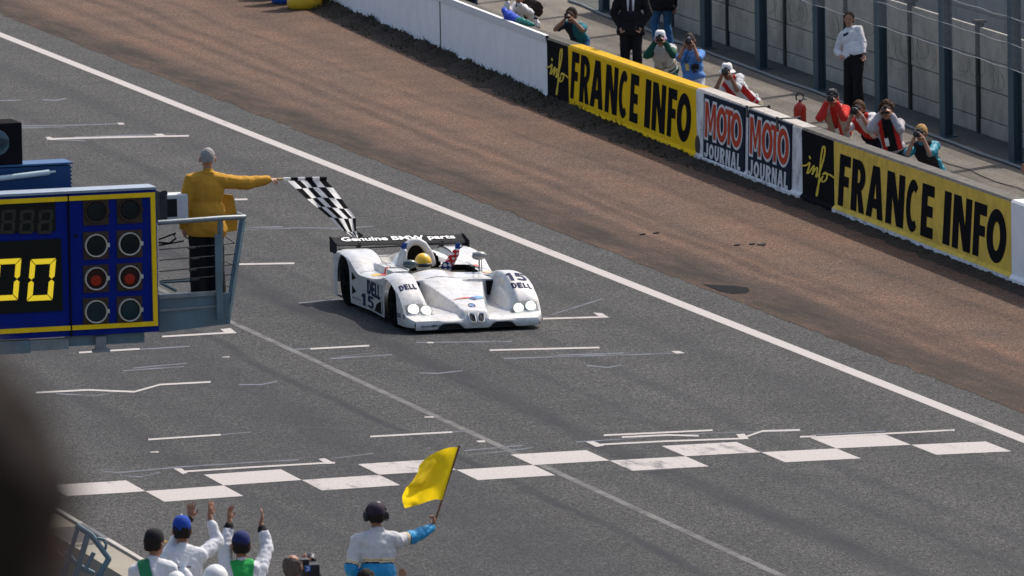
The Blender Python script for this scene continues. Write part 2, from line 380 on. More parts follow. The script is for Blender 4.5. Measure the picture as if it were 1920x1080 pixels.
def ribbon(b, pts, t):
    """painted line through places of the photograph, t pixels thick upright; drawn on the crowned track"""
    for (a, c) in zip(pts[:-1], pts[1:]):
        n = max(1, int(math.hypot(c[0]-a[0], c[1]-a[1])/60)); row = []
        for k in range(n+1):
            x = a[0]+(c[0]-a[0])*k/n; y = a[1]+(c[1]-a[1])*k/n
            row.append((x, y))
        for p, q in zip(row[:-1], row[1:]):
            if abs(q[0]-p[0]) >= abs(q[1]-p[1])*1.5:
                quad = [(p[0], p[1]-t/2), (q[0], q[1]-t/2), (q[0], q[1]+t/2), (p[0], p[1]+t/2)]
            else:
                quad = [(p[0]-t, p[1]), (q[0]-t, q[1]), (q[0]+t, q[1]), (p[0]+t, p[1])]
            b.add([ground(x, y, b.z) for x, y in quad], [(0, 1, 2, 3)]); b.z += .00003
MK = [  # white grid marks (short returns as quads), worn marks, marks painted over in blue grey
 ('grid_marking', m_white, .0050, 3.0, [[(1018, 597.5), (1140, 594)], [(918, 656.5), (1124, 651.5)], [(582, 654), (692, 648)], [(278, 824), (414, 815)], [(694, 818.5), (848, 810)],
    [(345, 884), (470, 876), (600, 868.5), (628, 867.5)], [(1115, 834), (1250, 827), (1395, 822)], [(1132, 816), (1240, 811), (1336, 806.5)], [(304, 631), (440, 623)], [(148, 661), (262, 654)],
    [(68, 736), (165, 731), (252, 734.5), (300, 721), (395, 716)], [(1520, 820), (1680, 812), (1790, 806)], [(440, 495.5), (552, 493.5)], [(88, 260.5), (200, 257.5), (354, 254.5)], [(440, 374), (464, 373.5)], [(1395, 820), (1430, 808), (1500, 806)], [(1500, 819), (1530, 818)], [(1166, 819.5), (1250, 815.5), (1310, 817)]]),
 ('blacked_out_marking', m_blue, .0028, 2.2, [[(40, 236), (140, 234.5), (232, 231.5)], [(42, 239.5), (120, 237.5)], [(450, 431), (560, 427), (640, 428)], [(470, 427), (530, 425)], [(0, 188.5), (40, 187.5)], [(80, 187), (105, 188), (124, 184.5)], [(620, 430), (700, 424)],
    [(945, 672), (1080, 668), (1284, 661.5)], [(1045, 666), (1170, 662)], [(1100, 685), (1140, 689), (1166, 684)], [(786, 699), (820, 700), (868, 695)], [(620, 672), (735, 665)], [(640, 668), (700, 662)],
    [(195, 884), (225, 886), (330, 876), (470, 867), (560, 862)], [(225, 891), (262, 894), (300, 886)], [(540, 655.5), (582, 653.5)], [(448, 721), (490, 721), (520, 715)], [(780, 642), (960, 640)], [(230, 695), (345, 687)], [(250, 690), (350, 681)], [(262, 655), (356, 649)], [(105, 738), (180, 742), (215, 735)], [(1080, 829), (1330, 812), (1505, 808)],
    [(620, 860), (700, 850)], [(880, 853), (980, 842), (1000, 838)], [(870, 845), (980, 835)], [(415, 815), (470, 810)], [(848, 810), (870, 808)], [(1520, 816), (1660, 808)], [(100, 262), (160, 264)], [(1016, 596), (1050, 585), (1130, 560)], [(560, 568), (640, 561)], [(140, 257), (330, 251)]]),
]
for nm, mt, z0, th, lines in MK:
    for ln in lines:
        b = MB(); b.z = z0
        ribbon(b, ln, th); tag(b.build(nm, mt), kind='structure')
SKID = [[(960, 914), (1000, 934), (1060, 958), (1150, 1000)], [(960, 914), (1020, 899), (1110, 886), (1240, 880)], [(955, 918), (952, 930), (975, 945), (1080, 962)], [(1240, 896), (1420, 881), (1545, 892), (1572, 912), (1500, 948)], [(560, 800), (690, 806), (790, 812)], [(590, 770), (690, 792), (800, 830), (850, 852)], [(1140, 780), (1260, 797), (1300, 800)], [(1080, 893), (1260, 880)]]
m_skid = worn_mat('skid_rubber', (.036, .037, .040), (.055, .055, .0545), 1.0, 1.6, 1.6)
for ln in SKID:
    b = MB(); b.z = .0014; ribbon(b, ln, 2.2); tag(b.build('skid_mark', m_skid), kind='structure')
# little return ticks and blobs at the ends of the marks
for q in [[(1112, 586), (1129, 587), (1142, 595.5), (1126, 595.5)], [(1098, 828), (1113, 827), (1133, 835.5), (1118, 838)], [(325, 878), (340, 878), (352, 886), (343, 889)], [(597, 860.5), (609, 859), (629, 869), (612, 870)],
          [(1380, 814), (1396, 813), (1404, 823), (1388, 824)], [(413, 617), (432, 615), (444, 624.5), (424, 625.5)], [(84, 257), (94, 256.5), (106, 262), (96, 262.5)], [(288, 251), (303, 250.5), (314, 255.5), (300, 256.5)], [(893, 826), (908, 825.5), (911, 829), (897, 829.5)], [(795, 781), (812, 780.5), (814, 783), (797, 783)],
          [(800, 641), (812, 641), (814, 643.5), (802, 643.5)], [(281, 847), (297, 846), (298, 848.5), (283, 848.5)], [(1258, 658), (1274, 658), (1284, 662), (1268, 663)], [(416, 669), (430, 668), (431, 670), (417, 670)], [(220, 230), (230, 230), (234, 233), (224, 234)]]:
    b = MB(); b.add([ground(x, y, .0062) for x, y in q], [(0, 1, 2, 3)]); tag(b.build('grid_marking', m_white), kind='structure')

# a patch of fresh tar at the track's edge and a crack
pts = [(1318, 533), (1345, 534), (1380, 536), (1402, 539), (1406, 545), (1400, 550), (1375, 551), (1350, 546)]
b = MB(); b.add([flat(x, y, .013) for x, y in pts], [tuple(range(len(pts)))]); tag(b.build('tar_patch', M('tar', (.016, .017, .019), .95, spec=.03, bump=.2)), kind='structure')
crk = [(165+i*11, 665+i*6.2+rng.uniform(-1.5, 1.5)) for i in range(16)]
b = MB(); b.z = .0018; ribbon(b, crk, 1.2); tag(b.build('asphalt_crack', M('crack', (.045, .043, .04), .9)), kind='structure')
# debris on the gravel
for (x, y, n, s) in [(1410, 461, 5, .07), (1215, 441, 3, .05)]:
    b = MB(); p = flat(x, y, .0)
    for k in range(n):
        q = p+Vector((rng.uniform(-.25, .2), rng.uniform(-.15, .15), .02)); b.bevbox(q, (s*rng.uniform(.5, 1.8), s*1.2*rng.uniform(.5, 1.2), .018), .006, (Vector((1, .2*rng.uniform(-1, 1), .1)).normalized(), Vector((0, 1, 0)), Vector((0, 0, 1))))
    o = b.build('rubber_debris', M('rubber_scrap', (.03, .028, .028), .9))
    tag(o, 'dark scraps of tyre rubber lying on the gravel in front of the '+('second yellow panel' if n == 5 else 'first yellow panel'), 'debris')

# ------------------------------------------------------------------ the painted wall on the far side, in sections
C_YEL = (.70, .49, .035)
m_wwhite = M('white_wall_paint', (.92, .91, .90), .9, spec=.1, var=.05, vs=2.0, bump=.2, bs=25, dirt=(.5, .47, .43), dirt_amt=.14)
m_wgrey = M('weathered_white_paint', (.80, .79, .78), .9, spec=.1, var=.12, vs=5, bump=.3, bs=30, dirt=(.16, .14, .12), dirt_amt=.75, dirt_s=3.2)
m_yel1 = M('bright_yellow_paint', (.92, .57, .012), .9, spec=.08, var=.06, vs=3, bump=.15, bs=40)
m_yel2 = M('aged_yellow_paint', (.84, .57, .10), .9, spec=.08, var=.12, vs=4, bump=.25, bs=40, dirt=(.33, .24, .06), dirt_amt=.45, dirt_s=2.2)
m_blackp = M('black_wall_paint', (.010, .010, .012), .95, spec=.04, var=.2, bump=.2)
m_navyp = M('dark_navy_board', (.022, .03, .048), .9, spec=.06, var=.12)
m_ctop = M('mossy_concrete_top', (.11, .10, .09), .9, var=.3, vs=7, bump=.6, bs=22, dirt=(.04, .045, .03), dirt_amt=.8, dirt_s=4)
m_wtop = M('worn_white_top', (.40, .37, .34), .85, var=.2, vs=9, bump=.4, dirt=(.2, .18, .15), dirt_amt=.8, dirt_s=5)
m_redp = M('red_lettering', (.55, .075, .035), .9, spec=.06, var=.15, vs=20)
m_wlet = M('white_lettering', (.74, .74, .74), .9, spec=.08, var=.1, vs=20)
m_ylet = M('yellow_script', (.80, .60, .08), .9, spec=.08, var=.05)
def wall_top(v): return float(np.interp(v, [120, 132, 139, 149, 160, 172], [1.27, 1.22, 1.25, 1.2, 1.16, 1.02]))
def wallsec(label, v0, v1, mats, toe=.09, wh=.30):
    """mats: front, top, toe, back"""
    root = empty('barrier_wall', (wall_u((v0+v1)/2)+.25, (v0+v1)/2, 0)); tag(root, label, 'wall', 'sections of the painted barrier wall')
    b = MB(); n = max(2, int((v1-v0)/1.0)+1); rings = []
    for i in range(n):
        v = v0+(v1-v0)*i/(n-1); u = wall_u(v); z = wall_top(v); ww = lambda k: .002*noise.noise(Vector((v*1.3, k, 2)))
        rings.append([(u-.05, v, -.02), (u-.05+ww(1), v, toe), (u, v, toe+.05), (u, v, z-.035), (u+.03, v, z+ww(2)), (u+wh-.03, v, z+ww(3)), (u+wh, v, z-.035), (u+wh, v, -.02)])
    mi = [2, 0, 0, 1, 1, 3, 3]
    for i in range(n-1):
        for j in range(7):
            b.cur = mi[j]; b.add([rings[i][j], rings[i][j+1], rings[i+1][j+1], rings[i+1][j]], [(0, 1, 2, 3)])
    b.cur = 0
    for r in (rings[0], rings[-1]): b.add(r, [tuple(range(8))])
    b.build('wall_body', mats, root)
    return root
VB = dict(far=172.4, a=150.66, b=148.99, c=139.63, d=139.08, e=133.12, f=132.69, g=130.71, h=120.66, end=96)
m_wdtop = M('dark_concrete_top', (.08, .075, .065), .9, var=.3, vs=6, bump=.5, dirt=(.03, .03, .025), dirt_amt=.6)
wA1 = wallsec('long plain white barrier wall section at the far end beside the tyre stacks', 160.6, VB['far'], [m_wwhite, m_wdtop, m_wwhite, m_ctop])
wA = wallsec('plain white barrier wall section next to the first black script panel', VB['a'], 160.58, [m_wwhite, m_wdtop, m_wwhite, m_ctop])
# the thin bright board edge along the top of the white sections
for par, v0, v1 in ((wA1, 160.6, VB['far']), (wA, VB['a'], 160.58)):
    b = MB()
    for i in range(12):
        a_, c_ = v0+(v1-v0)*i/12, v0+(v1-v0)*(i+1)/12
        P = [(wall_u(v)-d, v, wall_top(v)+z) for v in (a_, c_) for d, z in ((.02, -.09), (.02, .035), (-.05, .035), (-.05, -.0))]
        b.add(P, [(0, 1, 5, 4), (1, 2, 6, 5), (2, 3, 7, 6)])
    b.build('top_edge', m_wlet, par)
wB = wallsec('black barrier wall panel with yellow script left of the first yellow panel', VB['b'], VB['a']-.01, [m_blackp, m_wdtop, m_blackp, m_ctop])
wC = wallsec('bright yellow barrier wall panel reading FRANCE INFO with a yellow top', VB['c'], VB['b']-.01, [m_yel1, M('glare_toned_yellow_top', (.50, .30, .012), .9, spec=.1, var=.15, vs=6, bump=.3, dirt=(.3, .2, .05), dirt_amt=.4), m_yel1, m_ctop])  # top's yellow darkened in its colour to hold down sun glare
wD = wallsec('weathered white barrier wall section carrying two dark MOTO JOURNAL boards', VB['f'], VB['c']-.01, [m_wgrey, m_wtop, m_wgrey, m_ctop])
wE = wallsec('black barrier wall panel with yellow script right of the MOTO JOURNAL boards', VB['g'], VB['f']-.01, [m_blackp, m_ctop, m_blackp, m_ctop])
wF = wallsec('duller yellow barrier wall panel reading FRANCE INFO under a mossy concrete top', VB['h'], VB['g']-.01, [m_yel2, m_ctop, m_wgrey, m_ctop], toe=.10)
wG = wallsec('plain white barrier wall section at the right edge of the photo', VB['end'], VB['h']-.01, [m_wwhite, m_wlet, m_wwhite, m_ctop])

def onw(x, y, d=.005):
    p = onwall(x, y, 0); return (p.x-d, p.y, p.z)
def print_word(name, letters, quad_top, quad_bot, mat, parent, slant=0.0, d=.005, off=0.0, fat=1.0):
    """letters: (char, x0, x1) at the top line; quad_top/bot: lines (x, y, slope)"""
    b = MB()
    for ch, x0, x1 in letters:
        V, Fs = polys_to_mesh(GLY[ch], off)
        pts = []
        for gx, gy in V:
            xt = x0+(x1-x0)*gx; x = xt-slant*(1-gy)
            yt = quad_top[1]+(xt-quad_top[0])*quad_top[2]; yb = quad_bot[1]+(x-quad_bot[0])*quad_bot[2]
            pts.append(onw(x, yb+(yt-yb)*gy, d))
        b.add(pts, Fs)
    return b.build(name, mat, parent)
z1 = lambda x, y: (1000+x/4.153, 60+y/4.153)
z2 = lambda x, y: (1300+x/2.7, 140+y/2.7)
L1 = [('F', 305, 362), ('R', 374, 449), ('A', 456, 556), ('N', 572, 666), ('C', 676, 750), ('E', 764, 828), ('I', 880, 923), ('N', 936, 1038), ('F', 1056, 1124), ('O', 1128, 1238)]
print_word('lettering', [(c, z1(a, 0)[0], z1(bb, 0)[0]) for c, a, bb in L1], (*z1(305, 148), .3735), (*z1(287, 512), .391), m_blackp, wC, slant=4.2)
L2 = [('F', 745, 800), ('R', 809, 878), ('A', 886, 972), ('N', 985, 1075), ('C', 1085, 1152), ('E', 1162, 1224), ('I', 1275, 1310), ('N', 1322, 1414), ('F', 1426, 1490), ('O', 1492, 1592)]
print_word('lettering', [(c, z2(a, 0)[0], z2(bb, 0)[0]) for c, a, bb in L2], (*z2(745, 399), .353), (*z2(731, 658), .370), m_blackp, wF, slant=5.0)
def script(parent, T, k):
    S = [[(103, 275), (130, 272), (150, 245), (140, 300), (132, 326), (142, 326), (160, 288), (171, 268), (165, 312), (158, 340), (178, 292), (188, 284), (186, 318), (178, 356), (192, 342), (208, 285), (224, 200), (228, 145), (220, 128), (211, 160), (203, 260), (196, 380), (187, 485), (181, 488), (190, 420), (206, 364)],
         [(216, 348), (207, 370), (217, 390), (234, 372), (241, 334), (229, 315), (215, 336), (224, 326), (250, 331), (276, 356)], [(147, 206), (151, 222)]]
    b = MB(); d = .005
    for st in S:
        st = [T(x, y) for x, y in st]
        # round the corners of the stroke a little
        q = [st[0]]
        for a, c in zip(st[:-1], st[1:]): q += [(a[0]*.75+c[0]*.25, a[1]*.75+c[1]*.25), (a[0]*.25+c[0]*.75, a[1]*.25+c[1]*.75)]
        q.append(st[-1])
        for a, c in zip(q[:-1], q[1:]):
            dx, dy = c[0]-a[0], c[1]-a[1]; l = math.hypot(dx, dy) or 1; nx, ny = -dy/l*k, dx/l*k; ex, ey = dx/l*k*.6, dy/l*k*.6
            b.add([onw(a[0]-ex+nx, a[1]-ey+ny, d), onw(c[0]+ex+nx, c[1]+ey+ny, d), onw(c[0]+ex-nx, c[1]+ey-ny, d), onw(a[0]-ex-nx, a[1]-ey-ny, d)], [(0, 1, 2, 3)]); d += .00006
    b.build('script_lettering', m_ylet, parent)
script(wB, z1, 1.25)
script(wE, lambda x, y: z2(548+(x-103)*(716-548)/173+0, 360+(y-128)*(612-360)/357+(x-225)*.02), 1.5)
# blue grey ghost letter behind the scripts
# MOTO JOURNAL boards
def board(label, TL, TR, BR, BL, mot, mtop, mbot, jour, jtop, jbot):
    q = [z2(*p) for p in (TL, TR, BR, BL)]
    b = MB(); fr = [onw(x, y, .03) for x, y in q]; bk = [onw(x, y, -.01) for x, y in q]
    b.add(fr+bk, [(0, 1, 2, 3), (0, 4, 5, 1), (1, 5, 6, 2), (2, 6, 7, 3), (3, 7, 4, 0)])
    o = b.build('sign_board', m_navyp, wD)
    o['label'] = label
    def w_(name, lets, top, bot, mat, d, off=0):
        sl = lambda p: (z2(p[0], p[1])[0], z2(p[0], p[1])[1], (z2(p[2], p[3])[1]-z2(p[0], p[1])[1])/(z2(p[2], p[3])[0]-z2(p[0], p[1])[0]))
        print_word(name, [(c, z2(a, 0)[0], z2(e, 0)[0]) for c, a, e in lets], sl(top), sl(bot), mat, o, 1.2, d, off)
    w_('letter_outline', mot, mtop, mbot, m_wlet, .034, .045)
    w_('lettering', mot, mtop, mbot, m_redp, .038, -.03)
    w_('lettering', jour, jtop, jbot, m_wlet, .036)
board('navy MOTO JOURNAL board on the left', (62, 95), (267, 166), (262, 508), (58, 440),
      [('M', 70, 127), ('O', 128, 183), ('T', 172, 212), ('O', 200, 258)], (68, 127, 255, 196), (66, 318, 250, 382),
      [('J', 66, 86), ('O', 90, 115), ('U', 119, 141), ('R', 146, 170), ('N', 175, 198), ('A', 202, 228), ('L', 233, 250)], (66, 340, 250, 403), (66, 414, 250, 488))
board('navy MOTO JOURNAL board on the right', (288, 175), (502, 251), (498, 594), (284, 526),
      [('M', 297, 355), ('O', 357, 415), ('T', 403, 446), ('O', 436, 497)], (296, 205, 495, 276), (292, 402, 490, 470),
      [('J', 290, 312), ('O', 317, 345), ('U', 349, 373), ('R', 378, 404), ('N', 409, 434), ('A', 438, 466), ('L', 470, 491)], (290, 425, 490, 497), (290, 508, 490, 582))
# drain hole in the white post, and small lettering at the foot of the boards' wall
pts = [z1(1281+19*math.cos(a), 882+78*math.sin(a)+ (19*math.cos(a))*.38) for a in np.linspace(0, 2*math.pi, 20)[:-1]]
b = MB(); b.add([onw(x, y, .008) for x, y in pts], [tuple(range(19))]); b.build('drain_hole', M('drain_dark', (.06, .055, .045), .9), wD)
# clamps hooked over the top of the boards' wall
for (x, y) in [(1405, 203), (1462, 222)]:
    b = MB(); p = onwall(x, y, 0); v = p.y; u = wall_u(v); z = wall_top(v)
    b.box((u-.042, v, z-.06), (.016, .10, .20)); b.box((u+.15, v, z+.012), (.40, .06, .016)); b.box((u+.345, v, z-.03), (.03, .06, .12))
    o = b.build('board_clamp', M('clamp_steel', (.1, .1, .095), .7, .3)); tag(o, 'dark steel clamp hooked over the wall top at the '+('joint between the two dark boards' if x == 1405 else 'middle of the right dark board'), 'clamp', 'board clamps')
# vertical joint strip on the white section
b = MB(); v = 160.59; b.box((wall_u(v)-.004, v, .55), (.012, .05, 1.15)); b.build('joint_strip', m_wdtop, wA)

# soil and weeds along the foot of the wall
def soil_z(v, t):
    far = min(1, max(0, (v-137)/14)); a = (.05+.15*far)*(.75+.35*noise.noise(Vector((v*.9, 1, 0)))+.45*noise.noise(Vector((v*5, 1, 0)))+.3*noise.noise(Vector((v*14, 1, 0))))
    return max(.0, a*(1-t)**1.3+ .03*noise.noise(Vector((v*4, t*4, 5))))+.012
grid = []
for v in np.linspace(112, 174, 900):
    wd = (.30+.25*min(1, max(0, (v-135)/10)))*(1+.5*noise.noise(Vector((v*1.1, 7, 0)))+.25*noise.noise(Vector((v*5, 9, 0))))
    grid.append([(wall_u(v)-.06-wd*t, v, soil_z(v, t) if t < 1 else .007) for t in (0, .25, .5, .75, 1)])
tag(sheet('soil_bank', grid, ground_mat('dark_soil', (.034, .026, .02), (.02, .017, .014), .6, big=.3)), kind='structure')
b = MB()
for _ in range(2600):
    v = 118+ (rng.random()**.7)*54; t = rng.random()**1.6; 
    if noise.noise(Vector((v*.8, 4, 1)))+.15 < rng.random()*.5-.15: continue
    far = min(1, max(0, (v-130)/14)); h = (.02+.055*far)*rng.uniform(.4, 1.5)
    u = wall_u(v)-.08-t*(.2+.4*far); z = soil_z(v, t)-.01; a = rng.uniform(0, 6.28); lx, ly = rng.uniform(-.06, .06), rng.uniform(-.06, .06)
    wq = .012
    b.add([(u-wq*math.cos(a), v-wq*math.sin(a), z), (u+wq*math.cos(a), v+wq*math.sin(a), z), (u+lx, v+ly, z+h)], [(0, 1, 2)])
tag(b.build('weeds', M('weed_green', (.05, .058, .025), .8, var=.5, vs=3)), 'low dry weeds growing along the foot of the painted wall', 'weeds', kind='stuff')

# ------------------------------------------------------------------ fence and concrete panel wall behind the walkway
m_post = M('blue_grey_steel', (.062, .10, .125), .7, .0, var=.15, vs=3, bump=.1, dirt=(.05, .06, .06), dirt_amt=.5)
m_conc = M('precast_concrete', (.43, .40, .34), .95, spec=.1, var=.2, vs=1.6, bump=.4, bs=35, dirt=(.19, .18, .155), dirt_amt=.6, dirt_s=1.4)
m_cpost = M('dark_concrete_post', (.055, .055, .05), .9, var=.3, bump=.4)
m_wire = M('galvanised_wire', (.30, .31, .32), .7, .2, var=0)
m_barb = M('dull_wire', (.12, .12, .115), .6, .5, var=0)
pv0 = 136.84; step = 4.52
PV = [pv0+step*k for k in range(-2, 9)]
names = ['nearest the right edge of the photo']
fn = empty('debris_fence', (fence_u(150), 150, 0)); tag(fn, 'tall blue grey steel post fence with wire mesh in front of the concrete panel wall', 'fence')
def post_mesh():
    b = MB(); # H section, 4.6 m tall, flanges facing the track
    b.box((-.075, 0, 2.3), (.018, .2, 4.6)); b.box((.075, 0, 2.3), (.018, .2, 4.6)); b.box((0, 0, 2.3), (.132, .014, 4.6)); b.box((0, 0, .02), (.3, .34, .03))
    return b.mesh('fence_post', m_post)
pme = post_mesh()
for v in PV:
    o = bpy.data.objects.new('fence_post', pme); COL.objects.link(o); o.parent = fn
    o.location = Vector((fence_u(v), v, 0))-ORG[fn.name]; o.rotation_euler = (0, 0, R_(8))
ZM = 1.62     # the mesh starts above head height
for k in range(len(PV)-1):
    v0, v1 = PV[k], PV[k+1]
    if v0 > 163: continue
    b = MB(); top = 4.5 if v0 < 150 else 3.4; p = .085; n = int((v1-v0)/p); m = int((top-ZM)/p)
    def P(i, j, dd): v = v0+(v1-v0)*i/n; return Vector((fence_u(v)-.11+dd, v, ZM+(top-ZM)*j/m))
    th = .0019
    for i in range(n):
        for s0 in (0, 1):
            # one zigzag wire
            vs_, fs_ = [], []
            for j in range(m+1):
                q = P(i+((j+s0) % 2), j, .004*s0); vs_ += [q+Vector((0, -th, 0)), q+Vector((0, th, 0)), q+Vector((-th*1.6, 0, 0))]
            for j in range(m):
                a = 3*j; c = a+3
                fs_ += [(a, a+1, c+1, c), (a+1, a+2, c+2, c+1), (a+2, a, c, c+2)]
            b.add(vs_, fs_)
    tag(b.build('wire_mesh', m_wire, fn), kind='stuff')
    for z in (ZM, 2.05, 2.5, 2.95, 3.4):
        b = MB(); b.tube([(fence_u(v)-.12, v, z+.012*math.sin(v*3)) for v in np.linspace(v0, v1, 6)], .007, 5); b.build('tension_wire', m_wire, fn)
pw_ = empty('panel_wall', (pwall_u(150), 150, 0)); tag(pw_, 'grey precast concrete panel wall with dark posts behind the wire fence', 'wall')
rows = [(0.0, .27), (.285, .80), (.815, 1.34), (1.355, 1.88)]
CV = [141.6-4.52*2+4.52*k-.0 for k in range(0, 9)]
for k in range(len(CV)-1):
    v0, v1 = CV[k], CV[k+1]
    for (za, zb) in rows:
        b = MB(); j = rng.uniform(-.012, .012)
        c = (pwall_u((v0+v1)/2)+.06+j, (v0+v1)/2, (za+zb)/2+.02)
        ydir = Vector((.06, 1, 0)).normalized(); xdir = Vector((1, -.06, 0)).normalized()
        b.bevbox(c, (.06, v1-v0-.1, zb-za), .012, (xdir, ydir, Vector((0, 0, 1)))); b.build('panel', m_conc, pw_)
b = MB(); b.add([(pwall_u(v)+.13+d, v, z) for v in (CV[0], CV[-1]) for d, z in ((0, 0), (0, 1.86), (.03, 1.86), (.03, 0))], [(0, 1, 5, 4), (1, 2, 6, 5), (2, 3, 7, 6), (0, 3, 2, 1), (4, 5, 6, 7)]); b.build('joint_light_stop', m_cpost, pw_)  # added slab, keeps sunlight from showing through the panel joints
for v in CV:
    b = MB(); u = pwall_u(v); b.bevbox((u+.05, v, .99), (.14, .11, 1.98), .015); b.box((u+.05, v, 2.0), (.2, .2, .05)); b.build('concrete_post', m_cpost, pw_)
# loops of wire hung along the wall's face
bw = empty('barbed_wire', (pwall_u(148)-.14, 148, 1.3)); tag(bw, 'loose loops of thin barbed wire hanging along the concrete panel wall', 'barbed wire')
for v0 in (139.8, 144.3, 148.8, 153.2, 157.6):
    for k in range(6):
        v = v0+k*.5+rng.uniform(-.3, .3); R0 = rng.uniform(.25, .55); z = 1.35+rng.uniform(-.15, .12); u = pwall_u(v)-.14
        a0 = rng.uniform(2.6, 3.4); a1 = a0+rng.uniform(1.8, 3.6)
        cw_ = MB(); cw_.tube([(u+.06*math.sin(a*2), v+R0*.9*math.cos(a)+.08*k/7, z+R0*math.sin(a)) for a in np.linspace(a0, a1, 14)], .0035, 4); cw_.build('wire_loop', m_barb, bw)
# low concrete wall farther back, beyond the service road
rw = empty('rear_wall', (pwall_u(150)+3.0, 150, 0)); tag(rw, 'pale concrete wall standing farther back above the panel wall', 'wall')
for k in range(12):
    v0 = 126+k*3.4
    for r in range(3):
        b = MB(); b.bevbox((pwall_u(v0+1.7)+3.0, v0+1.7, .62+1.2*r), (.16, 3.36, 1.18), .015, (Vector((1, -.06, 0)).normalized(), Vector((.06, 1, 0)).normalized(), Vector((0, 0, 1)))); b.build('panel', M('pale_concrete', (.36, .35, .33), .9, var=.15, vs=2, bump=.4, bs=30, dirt=(.2, .2, .18), dirt_amt=.6), rw)
# cable on the walkway
pts = []
for k in range(60):
    v = 112+k*1.0; pts.append((fence_u(v)-.22+.1*noise.noise(Vector((v*.35, 2, 2))), v, .03))
b = MB(); b.tube(pts, .028, 6); tag(b.build('cable', M('grey_cable', (.16, .18, .19), .6)), 'long grey cable lying on the walkway at the foot of the fence posts', 'cable')
b = MB(); b.tube([(x-.9+.05*math.sin(y*2), y, .012) for x, y, _ in pts[:34]], .008, 4); tag(b.build('cable', M('thin_black_cable', (.03, .03, .03), .6)), 'thin dark cable running along the middle of the walkway behind the yellow panel', 'cable')
b = MB(); p = ground(1765, 330, .0)
# ------------------------------------------------------------------ tyre stacks at the far end of the wall
def tyre(c, col, name, parent):
    b = MB(); prof = [(-.1, .2), (-.12, .27), (-.1, .34), (-.05, .37), (.05, .37), (.1, .34), (.12, .27), (.1, .2)]
    b.lathe(c, (0, 0, 1), prof, 20); return b.build(name, col, parent, smooth=True)
def tyre_stack(label, u, v, n, mat):
    r = empty('tyre_stack', (u, v, 0)); tag(r, label, 'tyre stack', 'painted tyre stacks')
    for k in range(n): tyre((u+rng.uniform(-.02, .02), v+rng.uniform(-.02, .02), .12+.24*k), mat, 'tyre', r)
m_ty = M('yellow_tyre_paint', (.70, .42, .02), .5, var=.15, vs=8, bump=.3); m_tb = M('blue_tyre_paint', (.02, .09, .38), .5, var=.15, vs=8, bump=.3); m_tk = M('tyre_black', (.02, .02, .02), .8)
q = flat(572, 16, 0); tyre_stack('yellow painted tyre stack standing nearest the white wall', q.x, q.y, 5, m_ty)
tyre_stack('yellow painted tyre stack behind the front yellow one', q.x+.55, q.y+.6, 5, m_ty)
q = flat(549, 8, 0); tyre_stack('blue painted tyre stack left of the yellow stack', q.x, q.y+.3, 5, m_tb)
q = flat(534, 2, 0); tyre_stack('small dark blue tyre stack at the far left of the stacks', q.x, q.y+.7, 4, m_tb)
q = flat(509, -6, 0); tyre_stack('black tyre stack at the top edge left of the blue ones', q.x, q.y+1.2, 4, m_tk)
# ------------------------------------------------------------------ people
SKIN = M('skin', (.36, .19, .125), .55, var=.12, vs=25)
SKIN2 = M('tanned_skin', (.27, .13, .08), .55, var=.12, vs=25)
EYE = M('eye_dark', (.02, .015, .012), .3, var=0); LIP = M('lip', (.26, .09, .07), .5, var=0)
def shrink(b, name, mats, voxel, parent, smooth=4, wrinkle=0.0, wf=11.0, paint=None, cuts=(), seed=0.0, keep_thin=True):
    """one continuous skin over the joined shapes (voxel remesh), smoothed, wrinkled, cut by planes, painted by region"""
    me = b.mesh(name+'_raw', []); o = bpy.data.objects.new(name, me); COL.objects.link(o)
    r = o.modifiers.new('r', 'REMESH'); r.mode = 'VOXEL'; r.voxel_size = voxel; r.adaptivity = 0
    s = o.modifiers.new('s', 'SMOOTH'); s.factor = .5; s.iterations = smooth
    dg = bpy.context.evaluated_depsgraph_get(); m2 = bpy.data.meshes.new_from_object(o.evaluated_get(dg))
    bpy.data.objects.remove(o); bpy.data.meshes.remove(me)
    bm = bmesh.new(); bm.from_mesh(m2)
    for co, no in cuts:       # keep the side the normal points to
        bmesh.ops.bisect_plane(bm, geom=bm.verts[:]+bm.edges[:]+bm.faces[:], plane_co=co, plane_no=-Vector(no), clear_outer=True)
    if wrinkle:
        bm.normal_update()
        for v in bm.verts:
            p = v.co*wf+Vector((seed, seed*2, 0))
            v.co += v.normal*wrinkle*(noise.noise(Vector((p.x, p.y, p.z*.8)))+.6*noise.noise(p*2.3))
    if paint:
        for f in bm.faces: f.material_index = paint(f.calc_center_median())
    for f in bm.faces: f.smooth = True
    bm.to_mesh(m2); bm.free(); m2.name = name
    for m in mats: m2.materials.append(m)
    return link(name, m2, parent)

def ik(a, c, l1, l2, hint):
    d = c-a; L = d.length; mx = (l1+l2)*.995
    if L > mx: c = a+d*(mx/L); d = c-a; L = mx
    x = (l1*l1-l2*l2+L*L)/(2*L); h = math.sqrt(max(0, l1*l1-x*x)); n = d.normalized(); q = hint-n*hint.dot(n)
    if q.length < 1e-4: q = Vector((0, 0, -1))-n*n.z*-1
    return a+n*x+q.normalized()*h, c

